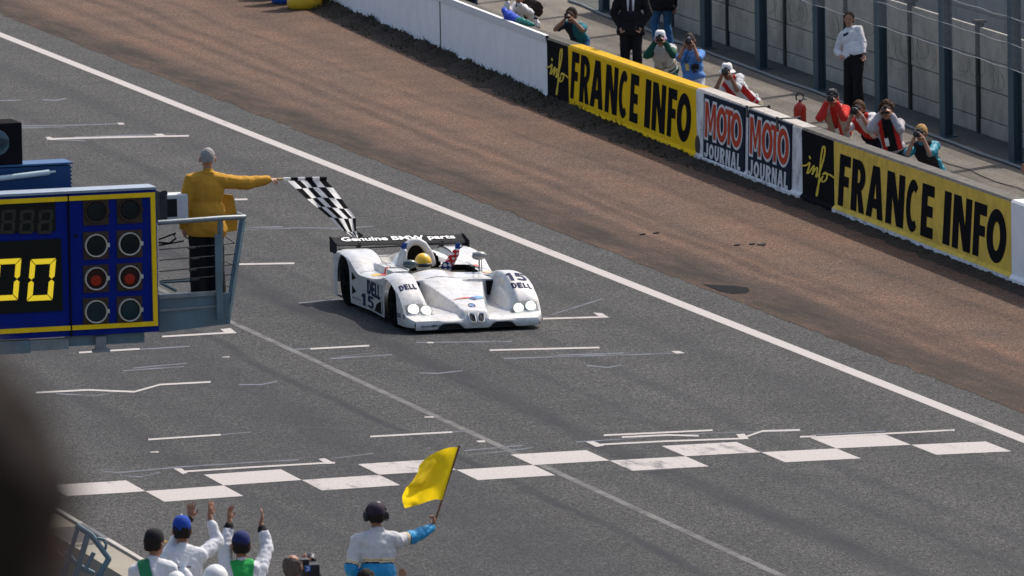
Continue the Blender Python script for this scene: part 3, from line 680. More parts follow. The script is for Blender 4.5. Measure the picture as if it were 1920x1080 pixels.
class Fig:
    pass
def figure(label, H, P, yaw, group=None, hands=None, elbows=None, feet=None, head_yaw=None, head_pitch=0.0, sc=1.0, hand_dir=None, curl=None, skin=SKIN, voxel=.013,
           shw=.185, belly=0.0, name='person', ground_z=0.0, palm=None, spread=.12):
    """H head centre, P pelvis centre, yaw = facing (radians, 0 = +X), hands = [right, left] wrist targets, elbows = hint directions"""
    g = Fig(); H = Vector(H); P = Vector(P); g.H, g.P, g.sc = H, P, sc
    f = Vector((math.cos(yaw), math.sin(yaw), 0)); r = Vector((f.y, -f.x, 0)); up = Vector((0, 0, 1))
    g.f, g.r = f, r
    hy = yaw if head_yaw is None else head_yaw
    hf0 = Vector((math.cos(hy), math.sin(hy), 0)); hr = Vector((hf0.y, -hf0.x, 0))
    hf = (hf0*math.cos(head_pitch)+up*math.sin(head_pitch)).normalized(); hu = hr.cross(hf)
    g.hf, g.hr, g.hu = hf, hr, hu
    s0 = (H-P).normalized()
    hs = sc*1.1; g.hs = hs
    if (H-P).length > .80*sc: P = H-s0*.77*sc; g.P = P
    N = H-hu*.125*hs-hf*.035*sc-s0*.035*sc; g.N = N
    s = (N-P).normalized(); g.s = s; g.L = (N-P).length
    tf = (f-s*f.dot(s)).normalized(); tr = tf.cross(s); g.tf, g.tr = tf, tr
    ax = (tr, tf, s)
    g.ax = ax; g.label = label
    root = empty(name, (P.x, P.y, ground_z)); tag(root, label, 'person', group); g.root = root
    g.sh = [N-s*.085*sc+tr*shw*.95*sc, N-s*.085*sc-tr*shw*.95*sc]
    if hands is None: hands = [g.sh[0]-up*.55*sc+tr*.06+f*.05, g.sh[1]-up*.55*sc-tr*.06+f*.05]
    if elbows is None: elbows = [(-f*.5+r*.4-up*.3), (-f*.5-r*.4-up*.3)]
    g.el, g.wr = [], []
    for i in (0, 1):
        e, c = ik(g.sh[i], Vector(hands[i]), .295*sc, .265*sc, Vector(elbows[i])); g.el.append(e); g.wr.append(c)
    g.hip = [P+tr*.09*sc-s*.02, P-tr*.09*sc-s*.02]
    if feet is None: feet = [Vector((P.x, P.y, ground_z))+r*.12-f*.05, Vector((P.x, P.y, ground_z))-r*.12+f*.08]
    g.kn, g.an = [], []
    for i in (0, 1):
        an = Vector(feet[i])+up*.09*sc; k, a = ik(g.hip[i], an, .44*sc, .44*sc, f+r*(.1 if i == 0 else -.1)); g.kn.append(k); g.an.append(a)
    # skin: a single continuous body
    b = MB()
    b.ell(N-s*.20*sc, (.155*sc, .10*sc, .19*sc), ax); b.ell(P+s*.17*sc+tf*belly*.3, (.14*sc, .095*sc+belly*.5, .17*sc), ax); b.ell(P, (.155*sc, .105*sc, .12*sc), ax)
    for q in (0, 1): b.cap(g.sh[q], N-s*.045*sc, .054*sc, .06*sc)
    b.cap(N-s*.05*sc, H-hu*.05*sc, .06*sc, .053*sc)
    ha = (hr, hf, hu)
    b.ell(H+hu*.022*hs-hf*.008*hs, (.074*hs, .092*hs, .094*hs), ha); b.ell(H-hu*.05*hs+hf*.028*hs, (.056*hs, .062*hs, .066*hs), ha); b.ell(H-hu*.098*hs+hf*.062*hs, (.026*hs, .024*hs, .022*hs), ha)
    b.cap(H+hu*.012*hs+hf*.085*hs, H-hu*.03*hs+hf*.112*hs, .010*hs, .015*hs); b.ell(H+hu*.022*hs+hf*.076*hs, (.05*hs, .016*hs, .012*hs), ha)
    for q in (1, -1): b.ell(H+hr*q*.083*hs-hf*.004*hs-hu*.005*hs, (.013*hs, .021*hs, .034*hs), ha)
    for i in (0, 1):
        sg = 1 if i == 0 else -1
        b.cap(g.sh[i], g.el[i], .05*sc, .042*sc); b.cap(g.el[i], g.wr[i], .042*sc, .028*sc)
        b.cap(g.hip[i], g.kn[i], .08*sc, .055*sc); b.cap(g.kn[i], g.an[i], .055*sc, .038*sc); b.cap(g.an[i]-up*.045*sc-f*.04*sc, g.an[i]-up*.055*sc+f*.15*sc, .036*sc, .03*sc)
        d = (g.wr[i]-g.el[i]).normalized()
        if hand_dir is not None and hand_dir[i] is not None: d = Vector(hand_dir[i]).normalized()
        pn = Vector(palm[i]) if palm is not None and palm[i] is not None else (hf if abs(d.z) > .5 else Vector((0, 0, -1)))
        sd = d.cross(pn).normalized(); pn = sd.cross(d).normalized()
        W = g.wr[i]; cu_ = .9 if curl is None else curl[i]
        b.ell(W+d*.05*sc, (.042*sc, .056*sc, .019*sc), (sd, d, pn), 10, 6)
        th = sd*sg
        for k in range(4):
            o_ = (k-1.5); base = W+d*.092*sc+sd*o_*.0205*sc; ln = (.066, .076, .072, .058)[k]*sc if sg > 0 else (.058, .072, .076, .066)[k]*sc
            dd = (d+sd*o_*spread).normalized(); d1 = (dd*math.cos(cu_*.6)+pn*math.sin(cu_*.6)); d2 = (dd*math.cos(cu_*1.5)+pn*math.sin(cu_*1.5))
            m_ = base+d1*ln*.55; b.cap(base-d*.02*sc, m_, .0095*sc, .009*sc, 7); b.cap(m_, m_+d2*ln*.5, .009*sc, .0075*sc, 7)
        t0 = W+d*.03*sc-th*.036*sc; t1 = t0+(d*.7-th*.75+pn*.35*cu_).normalized()*.042*sc; t2 = t1+(d*.9-th*.25+pn*.55*cu_).normalized()*.032*sc
        b.cap(t0, t1, .0125*sc, .011*sc, 7); b.cap(t1, t2, .011*sc, .009*sc, 7)
        g.__dict__.setdefault('grip', []).append(W+d*.085*sc+pn*.025*sc)
    shrink(b, 'body', [skin], voxel, root, smooth=2)
    for q in (1, -1):
        e = MB(); e.ell(H+hr*q*.031*hs+hf*.083*hs+hu*.008*hs, (.013*hs, .008*hs, .007*hs), ha, 8, 5); e.build('eye', EYE, root, smooth='all')
    e = MB(); e.ell(H+hf*.089*hs-hu*.058*hs, (.022*hs, .008*hs, .006*hs), ha, 8, 5); e.build('mouth', LIP, root, smooth='all')
    return g

def region(g, c):
    """(t along the spine, arm index or None, t along the arm, side, front) of a point"""
    t = (c-g.P).dot(g.s)/g.L; best = None
    for i in (0, 1):
        for k, (a, e) in enumerate(((g.sh[i], g.el[i]), (g.el[i], g.wr[i]))):
            d = e-a; q = max(0, min(1, (c-a).dot(d)/d.length_squared)); dist = (c-a-d*q).length
            if best is None or dist < best[0]: best = (dist, i, k+q)
    x = (c-g.N).dot(g.tr); y = (c-g.N).dot(g.tf)
    if best[0] < .10 and (abs(x) > .15 or best[2] > .3): return t, best[1], best[2], x, y
    return t, None, 0, x, y

def top(g, name, mats, o=.022, sleeve=2.0, hem=.0, paint=None, wr=.010, voxel=None, loose=0.0, neck=True, arms=True, label=None, skirt=0.0, cuts=(), belly=0.0, sl_o=None):
    """shirt / jacket: sleeve 0..2 along the arm, skirt = metres below the pelvis"""
    sc = g.sc; b = MB(); ax = g.ax; N, P, s, tr, tf = g.N, g.P, g.s, g.tr, g.tf
    b.ell(N-s*.20*sc, (.165*sc+o, .108*sc+o, .20*sc+o), ax); b.ell(P+s*.17*sc+tf*belly*.3, (.148*sc+o+loose, .10*sc+o+loose+belly*.5, .18*sc), ax)
    b.ell(P+s*.02*sc, (.160*sc+o+loose, .11*sc+o+loose, .12*sc+hem), ax)
    if skirt: 
        for q in (1, -1): b.cap(P+tr*q*.07*sc+s*.1, P+tr*q*.085*sc-s*(skirt-.05)-Vector((0, 0, .0)), .10*sc+o, .105*sc+o+loose)
        b.ell(P-s*(skirt-.1), (.165*sc+o+loose, .115*sc+o+loose, .1), ax)
    for q in (0, 1): b.cap(g.sh[q], N-s*.045*sc, .056*sc+o, .062*sc+o)
    if neck: b.cap(N-s*.06*sc, N+s*.012*sc, .075*sc+o*.5, .062*sc+o*.3)
    so_ = min(o, .026) if sl_o is None else sl_o
    if arms:
        for i in (0, 1):
            a, e, w_ = g.sh[i], g.el[i], g.wr[i]; t1 = min(1, sleeve); t2 = max(0, min(1, sleeve-1))
            b.cap(a, a+(e-a)*t1, .052*sc+so_, .045*sc+so_*1.1)
            if t2 > 0: b.cap(e, e+(w_-e)*max(.05, t2-.06), .044*sc+so_*1.05, .030*sc+so_*.8)
    cc = list(cuts)
    if skirt: cc.append((P-s*skirt, s))
    return shrink(b, name, mats, voxel or (.015 if sc else .015), g.root, smooth=5, wrinkle=wr, paint=(lambda c: paint(*region(g, c), c)) if paint else None, cuts=cc, seed=g.P.x*3)

def trousers(g, mat, name='trousers', o=.018, wr=.008, voxel=.017, flare=.012):
    sc = g.sc; b = MB(); b.ell(g.P, (.16*sc+o, .112*sc+o, .13*sc), g.ax)
    for i in (0, 1):
        b.cap(g.hip[i], g.kn[i], .082*sc+o, .06*sc+o); b.cap(g.kn[i], g.an[i]+Vector((0, 0, -.02)), .058*sc+o, .048*sc+o+flare)
    shrink(b, name, [mat], voxel, g.root, smooth=4, wrinkle=wr)
def shoes(g, mat):
    for i in (0, 1):
        b = MB(); a = g.an[i]; up = Vector((0, 0, 1)); b.cap(a-up*.05*g.sc-g.f*.05*g.sc, a-up*.055*g.sc+g.f*.17*g.sc, .042*g.sc, .036*g.sc); b.build('shoe', mat, g.root, smooth='all')
def hair(g, mat, back=.0, vol=.012, low=.06, wr=.012, fringe=.5, wf=48, bald=False):
    sc = g.hs; H, hf, hr, hu = g.H, g.hf, g.hr, g.hu; b = MB()
    b.ell(H+hu*.026*sc-hf*.014*sc, ((.075+vol)*sc, (.090+vol)*sc, (.094+vol)*sc), (hr, hf, hu), 16, 12)
    b.ell(H-hu*.02*sc-hf*.045*sc, ((.066+vol)*sc, (.058+vol)*sc, (.06+vol*.5)*sc), (hr, hf, hu))
    cuts = [(H+hf*.015*sc-hu*.0*sc, -hf*.72+hu*fringe+0*hr), (H-hu*low*sc, hu)]
    if bald: cuts.append((H+hu*.062*sc, -hu*.9-hf*.4))
    shrink(b, 'hair', [mat], .011*max(sc, .8), g.root, smooth=1, wrinkle=wr, wf=wf, cuts=cuts)
def cap_hat(g, mat, brim=.07, back=False, name='cap', mat2=None, tall=0.0, tilt=0.0):
    sc = g.hs; H, hf, hr, hu = g.H, g.hf, g.hr, g.hu; b = MB(); c = H+hu*.035*sc-hf*.008*sc
    n = 16; rings = []
    for z, k in ((-.012, 1.04), (.02, 1.05), (.05+tall*.4, .97), (.078+tall, .72), (.092+tall, .35), (.095+tall, .04)):
        rings.append([c+hu*z*sc+(hr*math.cos(a)*.083+hf*math.sin(a)*.100)*k*sc for a in np.linspace(0, 2*math.pi, n+1)[:-1]])
    vs_ = [p for q in rings for p in q]
    b.add(vs_, [(i*n+j, i*n+(j+1) % n, (i+1)*n+(j+1) % n, (i+1)*n+j) for i in range(5) for j in range(n)])
    o = b.build(name, mat, g.root, smooth='all')
    b = MB(); d = -hf if back else hf; m = 9; top_, bot = [], []
    for i in range(m+1):
        a = math.pi*(.12+.76*i/m); x, y = math.cos(a), math.sin(a)
        for L_, z in ((0, 0), (1, -.018)):
            p = c+hr*x*.08*sc+d*(y*.097+L_*brim*(y**.6))*sc+hu*(z-.006)*sc; top_.append(p)
    vs_ = top_+[p-hu*.006*sc for p in top_]; K = len(top_)
    fs_ = [(2*i, 2*i+1, 2*i+3, 2*i+2) for i in range(m)]+[(K+2*i, K+2*i+2, K+2*i+3, K+2*i+1) for i in range(m)]+[(2*i+1, K+2*i+1, K+2*i+3, 2*i+3) for i in range(m)]
    b.add(vs_, fs_); b.build('brim', mat2 or mat, o)
    return o
def bucket_hat(g, mat, mat2=None, brim=.055, drop=.035, band=None):
    sc = g.hs; H, hf, hr, hu = g.H, g.hf, g.hr, g.hu; c = H+hu*.03*sc
    def ell_lathe(prof):
        b = MB(); n = 18; rings = [[c+hu*z*sc+(hr*math.cos(a)*.80+hf*math.sin(a)*.98)*r*sc for a in np.linspace(0, 2*math.pi, n+1)[:-1]] for z, r in prof]; vs_ = [p for q in rings for p in q]
        return b.add(vs_, [(i*n+j, i*n+(j+1) % n, (i+1)*n+(j+1) % n, (i+1)*n+j) for i in range(len(prof)-1) for j in range(n)])
    o = ell_lathe([(.0, .108), (.04, .103), (.075, .092), (.095, .07), (.10, .03), (.1, .002)]).build('hat', mat, g.root, smooth='all')
    ell_lathe([(.004, .107), (-drop*.5, .107+brim*.6), (-drop, .107+brim), (-drop-.006, .107+brim), (-drop*.5-.006, .105+brim*.6), (-.004, .104)]).build('brim', mat2 or mat, o, smooth='all')
    return o
def glasses(g, mat):
    sc = g.hs; H, hf, hr, hu = g.H, g.hf, g.hr, g.hu; b = MB()
    for q in (1, -1): b.ell(H+hr*q*.034*sc+hf*.092*sc+hu*.01*sc, (.03*sc, .01*sc, .02*sc), (hr, hf, hu), 10, 6)
    b.cap(H+hr*.08*sc+hu*.015*sc, H+hr*.06*sc+hf*.085*sc+hu*.015*sc, .006, .006, 6); b.cap(H-hr*.08*sc+hu*.015*sc, H-hr*.06*sc+hf*.085*sc+hu*.015*sc, .006, .006, 6)
    b.build('sunglasses', mat, g.root, smooth='all')

CAMBODY = M('camera_black', (.018, .018, .02), .4, var=.1); LENS = M('lens_glass', (.01, .012, .018), .08, var=0, coat=.6); CAMSILV = M('camera_silver', (.5, .5, .5), .35, .6, var=0)
def camera_thing(c, fwd, label, ll=.10, lr=.034, body=CAMBODY, group='cameras held by the photographers', big=1.0):
    f = Vector(fwd).normalized(); r = f.cross(Vector((0, 0, 1))).normalized(); u = r.cross(f); c = Vector(c)
    root = empty('camera', c); tag(root, label, 'camera', group)
    b = MB(); b.bevbox(c, (.145*big, .055*big, .10*big), .012, (r, f, u)); b.bevbox(c+u*.062*big, (.055*big, .05*big, .04*big), .012, (r, f, u)); b.bevbox(c+r*.055*big-u*.01, (.03*big, .075*big, .11*big), .01, (r, f, u))
    b.build('camera_body', body, root)
    b = MB(); b.lathe(c+f*.025*big, f, [(0, lr*.9), (ll*.3, lr*.9), (ll*.32, lr), (ll*.8, lr), (ll*.82, lr*1.1), (ll, lr*1.1)], 16); l = b.build('lens', CAMBODY, root, smooth=True)
    b = MB(); b.lathe(c+f*(.025*big+ll+.001), f, [(0, lr*.9), (.004, lr*.3)], 16); b.build('front_glass', LENS, l, smooth=True)
    return root
def photographer_arms(H, f, r, low=.9, dist=.165, side=.075, dz=-.055):
    up = Vector((0, 0, 1))
    return [H+f*dist+r*side+up*dz-f*.03, H+f*dist-r*side+up*dz], [-up*low+r*.45+f*.1, -up*low-r*.45+f*.1]
def fr(yaw): f = Vector((math.cos(yaw), math.sin(yaw), 0)); return f, Vector((f.y, -f.x, 0))
# ------------------------------------------------------------------ scoreboard gantry on the near side of the track
VBD = 95.0
def pr(x, y, v=VBD): return along(x, y, v)
PXM = 1/163.0
m_bblue = M('board_blue', (.005, .018, .20), .6, spec=.08, var=.12, vs=5); m_byel = M('board_yellow', (.85, .56, .015), .6, spec=.1, var=.08)
m_disp = M('display_black', (.013, .014, .012), .7, spec=.1, var=.3, vs=60); m_digit = M('digit_yellow', (.75, .60, .03), .5, emit=(.9, .62, .02), es=.42, var=.05)
m_dim = M('digit_off', (.030, .030, .020), .6, var=.6, vs=70); m_ring = M('lamp_ring', (.50, .48, .42), .6, .0, var=.1); m_lback = M('lamp_back', (.045, .026, .018), .6, var=.4, vs=30)
m_ldark = M('lamp_dark', (.008, .012, .014), .3, spec=.2, var=.2); m_lshell = M('lamp_red_glass', (.026, .008, .006), .4, spec=.2, var=.3); m_lred = M('lamp_red', (.09, .010, .006), .4, spec=.2, emit=(.8, .05, .02), es=.05, var=.5, vs=30); m_lteal = M('lamp_teal', (.008, .028, .032), .25, spec=.3, var=.3)
m_galv = M('galvanised_steel', (.21, .24, .26), .5, .3, var=.2, vs=8, bump=.1, dirt=(.2, .2, .2), dirt_amt=.5); m_galvd = M('weathered_steel', (.13, .20, .24), .55, .3, var=.25, vs=6, dirt=(.08, .08, .08), dirt_amt=.6)
bd = empty('scoreboard', pr(150, 500)); tag(bd, 'blue electronic scoreboard with yellow frame showing yellow zeros beside two columns of signal lamps', 'scoreboard')
def zx(px): u = pr(px, 500).x; return u
def rect_c(x0, y0, x1, y1, v=VBD):
    a = pr((x0+x1)/2, (y0+y1)/2, v); return a.x, a.z, (x1-x0)*PXM/.97, (y1-y0)*PXM
UL, UR = pr(-420, 500).x, pr(296, 500).x
zT, zB = pr(150, 362).z, pr(150, 630).z
b = MB(); b.bevbox(((UL+UR)/2, VBD+.17, (zT+zB)/2), (UR-UL, .34, zT-zB), .012); b.build('cabinet', m_bblue, bd)
def bar(b, u0, u1, z0, z1, v0, v1): b.box(((u0+u1)/2, (v0+v1)/2, (z0+z1)/2), (u1-u0, v1-v0, z1-z0))
t = .052
b = MB(); zF = zB+.075
bar(b, UL, UR-.02, zT-.03-t, zT-.03, VBD-.03, VBD+.01); bar(b, UR-.02-t, UR-.02, zF+t, zT-.03-t, VBD-.03, VBD+.01); bar(b, UL, UR-.02, zF, zF+t, VBD-.03, VBD+.01); b.build('yellow_frame', m_byel, bd)
b = MB(); bar(b, UL, UR, zT+.002, zT+.03, VBD-.02, VBD+.36); b.build('top_cover', M('pale_blue_sheet', (.24, .29, .36), .6, .0), bd)
s_ = pr(130, 500).x; b = MB(); bar(b, s_-.008, s_+.008, zB+.002, zT-.002, VBD-.034, VBD-.002); b.build('door_gap', m_blackp, bd)
b = MB(); p = pr(142, 442); b.lathe((p.x, VBD-.002, p.z), (0, -1, 0), [(0, .02), (.015, .02)], 10); b.build('lock', m_blackp, bd)
def panel(x0, y0, x1, y1):
    cx, cz, w_, h_ = rect_c(x0, y0, x1, y1); b = MB(); b.box((cx, VBD-.008, cz), (w_, .024, h_)); return b.build('display_panel', m_disp, bd)
dp1 = panel(-330, 386, 101, 443); dp2 = panel(-330, 458, 113, 594)
def digit(par, x0, y0, x1, y1, segs, mat, th, skew, name='digit'):
    b = MB()
    def q(fx, fy): # fx, fy in 0..1, fy down
        x = x0+(x1-x0)*fx+skew*(1-fy)-skew/2; y = y0+(y1-y0)*fy-.05*(x-(x0+x1)/2); p = pr(x, y); return Vector((p.x, VBD-.022, p.z))
    w_, h_ = x1-x0, y1-y0; tx, ty = th/w_, th/h_; g_ = .02
    S = {'a': [(g_, 0), (1-g_, 0), (1-tx, ty), (tx, ty)], 'd': [(tx, 1-ty), (1-tx, 1-ty), (1-g_, 1), (g_, 1)], 'f': [(0, g_), (tx, ty+g_), (tx, .5-ty/2), (tx/2, .5-.01), (0, .5-ty/2)], 'e': [(0, .5+ty/2), (tx/2, .5+.01), (tx, .5+ty/2), (tx, 1-ty-g_), (0, 1-g_)],
         'b': [(1, g_), (1, .5-ty/2), (1-tx/2, .49), (1-tx, .5-ty/2), (1-tx, ty+g_)], 'c': [(1, 1-g_), (1-tx, 1-ty-g_), (1-tx, .5+ty/2), (1-tx/2, .51), (1, .5+ty/2)], 'g': [(tx/2, .5), (tx, .5-ty/2), (1-tx, .5-ty/2), (1-tx/2, .5), (1-tx, .5+ty/2), (tx, .5+ty/2)]}
    for k in segs:
        f_ = [q(*p) for p in S[k]]; bk = [p+Vector((0, .006, 0)) for p in f_]; n = len(f_)
        b.add(f_+bk, [tuple(range(n))]+[(i, (i+1) % n, n+(i+1) % n, n+i) for i in range(n)])
    return b.build(name, mat, par)
for x in (53, -12, -94, -160): digit(dp2, x, 485, x+48, 563, 'abcdef', m_digit, 10, 7)
for x in (71, 36, 1, -34, -69, -104): digit(dp1, x, 393, x+27, 438, 'abcdefg', m_dim, 6, 3)
for r_, y in enumerate((396, 460, 522, 584)):
    for cx in (179.5, 242.5):
        yy = y-.05*(cx-180); p = pr(cx, yy); root_c = (p.x, VBD, p.z)
        b = MB(); b.box((p.x, VBD-.004, p.z), (.30, .024, .318)); sg = b.build('signal_lamp', m_lback, bd)
        if r_ == 0: sg['label'] = 'unlit lamp without a bright ring in the top row'
        if r_ == 2: sg['label'] = 'faintly red lamp in the third row'
        b = MB(); b.lathe((p.x, VBD-.017, p.z), (0, -1, 0), [(0, .108), (.012, .104), (.016, .05), (.017, .002)], 24)
        b.build('lens', [m_ldark, m_ldark, m_lshell, m_lteal][r_], sg, smooth=True)
        if r_ == 2:
            b = MB(); b.lathe((p.x-.004, VBD-.034, p.z-.022), (0, -1, 0), [(0, .062), (.002, .052)], 18); b.build('bulb_glow', m_lred, sg, smooth=True)
        b = MB(); n = 28; prof = [(.119, -.0), (.120, .03), (.131, .034), (.135, .0)]
        vs_ = [(p.x+r*math.cos(2*math.pi*j/n), VBD-.017-h, p.z+r*math.sin(2*math.pi*j/n)) for r, h in prof for j in range(n)]
        b.add(vs_, [(i*n+j, i*n+(j+1) % n, (i+1)*n+(j+1) % n, (i+1)*n+j) for i in range(3) for j in range(n)])
        b.box((p.x+.14, VBD-.03, p.z), (.03, .03, .045))
        b.build('lamp_ring', m_ring if r_ else m_lback, sg, smooth=True)
# support: beam under the board, bracket, mast out at the left
gs = empty('gantry_support', (pr(100, 645).x, VBD+.3, pr(100, 645).z)); tag(gs, 'galvanised steel beams carrying the scoreboard from below', 'gantry')
zb_ = zB
b = MB(); bar(b, UL-2.0, pr(58, 640).x, zb_-.17, zb_-.02, VBD+.02, VBD+.14); b.build('lower_beam', m_galvd, gs)
b = MB(); bar(b, pr(58, 640).x+.002, pr(130, 640).x, zb_-.15, zb_-.025, VBD+.03, VBD+.13); b.build('beam_sleeve', m_galv, gs)
b = MB(); bar(b, pr(132, 640).x, pr(274, 640).x, zb_-.125, zb_-.006, VBD+.08, VBD+.3); b.build('bracket', m_galvd, gs)
b = MB(); x = pr(190, 655).x; bar(b, x-.06, x+.06, zb_-.19, zb_-.02, VBD+.0, VBD+.07); bar(b, x-.1, x+.1, zb_-.20, zb_-.165, VBD-.02, VBD+.06); b.build('clamp', m_galv, gs)
b = MB(); bar(b, UL-1.6, UL-1.3, 0, zb_+2.2, VBD+.2, VBD+.5); b.build('mast', m_galvd, gs)
b = MB(); bar(b, UL-1.3, UL+.05, zb_+.3, zb_+.5, VBD+.25, VBD+.4); b.build('arm', m_galvd, gs)
# platform with its railing, to the right of the board
VP = 95.22
pf = empty('flag_platform', pr(370, 570, VP)); tag(pf, 'galvanised steel platform with tube railing hanging beside the scoreboard', 'platform')
def pq(x, y, d=0.0): return along(x, y, VP+d)
u0, u1 = pr(299, 580, VP).x, pr(428, 580, VP).x
zfl = pq(372, 553).z-.24
b = MB(); D = 1.0
bar(b, u0-.3, u1+.05, zfl-.03, zfl, VP+.05, VP+D); b.build('floor', M('dark_floor_plate', (.03, .045, .055), .5, .4), pf)
b = MB()  # front fascia, deeper at the board
A = [pq(299, 557), pq(431, 549), pq(431, 607), pq(299, 624)]; Bk = [p+Vector((0, .05, 0)) for p in A]
b.add(A+Bk, [(0, 1, 2, 3), (4, 7, 6, 5), (0, 4, 5, 1), (1, 5, 6, 2), (2, 6, 7, 3), (3, 7, 4, 0)]); b.build('front_plate', m_galvd, pf)
b = MB(); A = [pq(299, 553, -.03), pq(415, 546, -.03), pq(415, 553, -.03), pq(299, 561, -.03)]; Bk = [p+Vector((0, .08, 0)) for p in A]
b.add(A+Bk, [(0, 1, 2, 3), (4, 7, 6, 5), (0, 4, 5, 1), (1, 5, 6, 2), (2, 6, 7, 3), (3, 7, 4, 0)]); b.build('front_edge', m_galv, pf)
b = MB(); A = [pq(299, 580, -.02), pq(415, 571, -.02), pq(415, 575, -.02), pq(299, 585, -.02)]; Bk = [p+Vector((0, .02, 0)) for p in A]
b.add(A+Bk, [(0, 1, 2, 3), (4, 7, 6, 5), (0, 4, 5, 1), (1, 5, 6, 2), (2, 6, 7, 3), (3, 7, 4, 0)]); b.build('seam', m_galv, pf)
b = MB(); b.tube([pq(413, 412, -.04), pq(412, 585, -.04)], .034, 6); b.build('post', m_galvd, pf)
b = MB(); b.bevbox(pq(410.5, 520, -.07), (.075, .04, 1.0), .006); b.build('post_channel', m_galvd, pf)
b = MB(); b.tube([pq(455, 412, .25), pq(425, 607, .02)], .04, 4); b.build('slanted_post', m_galvd, pf)
b = MB(); b.tube([pq(296, 418, -.06), pq(416, 409, -.06), pq(459, 407, .1)], .03, 10); b.build('top_rail', m_galv, pf, smooth=True)
b = MB(); b.tube([pq(459, 407, .1), pq(446, 401, .95), pq(330, 409, .98)], .026, 10); b.build('top_rail', m_galv, pf, smooth=True)
for (ya, yb) in ((468, 459), (488, 479), (509, 499), (527, 517)):
    b = MB(); b.tube([pq(299, ya, .0), pq(412, yb, -.02), pq(440, yb-3, .15)], .007, 5); b.tube([pq(352+ya % 13, ya-3, -.01), pq(366+ya % 13, ya-4, -.01)], .016, 6); b.build('cable_rail', m_cpost, pf)
for (ya, yb) in ((441, 459), (489, 501), (534, 543)):
    b = MB(); b.tube([pq(418, ya, .9), pq(440, yb-3, .15)], .006, 5); b.build('cable_rail', m_cpost, pf)
b = MB(); b.tube([pq(302, 531, .2), pq(330, 545, .25)], .018, 6); b.build('floor_edge', m_galvd, pf); b = MB(); b.tube([pq(300, 529, .85), pq(372, 525, .85)], .02, 6); b.build('floor_edge', m_galvd, pf)
b = MB(); b.tube([pq(298, 455, .3), pq(318, 456, .3), pq(330, 447, .3), pq(326, 440, .3)], .012, 6); b.tube([pq(298, 449, .3), pq(330, 437, .3)], .01, 6); b.tube([pq(298, 460, .3), pq(345, 452, .3)], .01, 6); o = b.build('power_cable', m_blackp); tag(o, 'black looped power cable hanging behind the platform railing', 'cable')
# control box on the board's back
cb = empty('control_box', pr(322, 390, VP+.55)); tag(cb, 'pale grey control box with a dark window mounted behind the flag platform', 'control box')
c_ = pr(325, 390, VP+.55)
b = MB(); b.bevbox(c_, (.30, .26, .34), .02); b.build('box_body', M('pale_grey_enamel', (.55, .56, .56), .4, var=.08), cb)
p = pr(323, 390, VP+.41); b = MB(); b.bevbox((p.x, VP+.418, p.z), (.12, .014, .21), .006); b.build('window', m_ldark, cb)
b = MB(); q = pr(303, 388, VP+.5); b.bevbox((q.x, VP+.5, q.z), (.09, .2, .38), .01); b.lathe((q.x, VP+.38, q.z+.17), (0, -1, 0), [(0, .04), (.03, .04)], 10); b.build('switch_case', m_cpost, cb)
# monitor, blue cabinet, tube at the left edge
mo = empty('monitor', pr(5, 268, VBD+.8)); tag(mo, 'black boxed television monitor with bluish screen at the left edge', 'monitor')
c_ = pr(-8, 268, VBD+.9); b = MB(); b.bevbox((c_.x, c_.y, c_.z), (.52, .5, .50), .02); b.build('monitor_case', m_blackp, mo)
p = pr(-4, 268, VBD+.64); b = MB(); b.ell((p.x-.05, VBD+.655, p.z), (.20, .03, .165), None, 16, 8); b.build('screen', M('screen_blue', (.02, .06, .085), .08, var=.5, vs=6, coat=.5), mo, smooth='all')
bc = empty('blue_cabinet', pr(64, 332, VBD+.75)); tag(bc, 'dark blue ribbed cabinet behind the scoreboard under the monitor', 'cabinet')
c_ = pr(50, 334, VBD+.85); b = MB(); b.bevbox((pr(126, 334, VBD+.85).x-.6, VBD+.85, c_.z-.03), (1.2, .4, .36), .012); b.build('cabinet_body', M('cabinet_blue', (.008, .05, .15), .6, var=.1), bc)
for k in range(7):
    p = pr(127, 312+k*7.2, VBD+.8); b = MB(); b.box((p.x+.008, VBD+.85, p.z), (.025, .36, .018)); b.build('rib', MATS['cabinet_blue'], bc)
b = MB(); p = pr(126, 304, VBD+.85); b.box((p.x-.6, VBD+.84, p.z+.01), (1.23, .42, .02)); b.build('cabinet_top', M('cabinet_blue_top', (.025, .09, .22), .6, var=.1), bc)
tl = MB(); tl.tube([pr(-40, 339, VBD+.55), pr(60, 327, VBD+.58), pr(92, 323, VBD+.6)], .032, 10); tl.tube([pr(92, 323, VBD+.6), pr(104, 321.5, VBD+.6)], .014, 8)
tag(tl.build('steel_tube', M('pale_tube', (.42, .52, .56), .3, .2), smooth=True), 'pale blue grey tube lying slantwise in front of the blue cabinet', 'tube')

# ------------------------------------------------------------------ near pit wall
m_pit = M('pit_wall_concrete', (.26, .235, .19), .9, var=.2, vs=3, bump=.4, bs=30, dirt=(.18, .16, .13), dirt_amt=.6)
pwl = empty('pit_wall', (21.8, 95, 0)); tag(pwl, 'low bare concrete pit wall at the lower left with a pale top', 'wall')
b = MB(); bar(b, 21.62, 22.08, 0, 1.0, 60, 125); b.build('wall_body', m_pit, pwl)
b = MB(); bar(b, 22.04, 22.10, 1.004, 1.03, 60, 125); b.build('edge_strip', M('pale_edge', (.36, .34, .31), .8, var=.15), pwl)
tag(sheet('pit_lane', [[(8, v, .004), (21.7, v, .004)] for v in (40, 140)], M('pit_lane_concrete', (.13, .125, .115), .9, var=.2, vs=2)), kind='structure')
b = MB(); bar(b, 17.0, 21.6, .0, 1.0, 72, 84.6); tag(b.build('signalling_stand', m_pit), kind='structure')
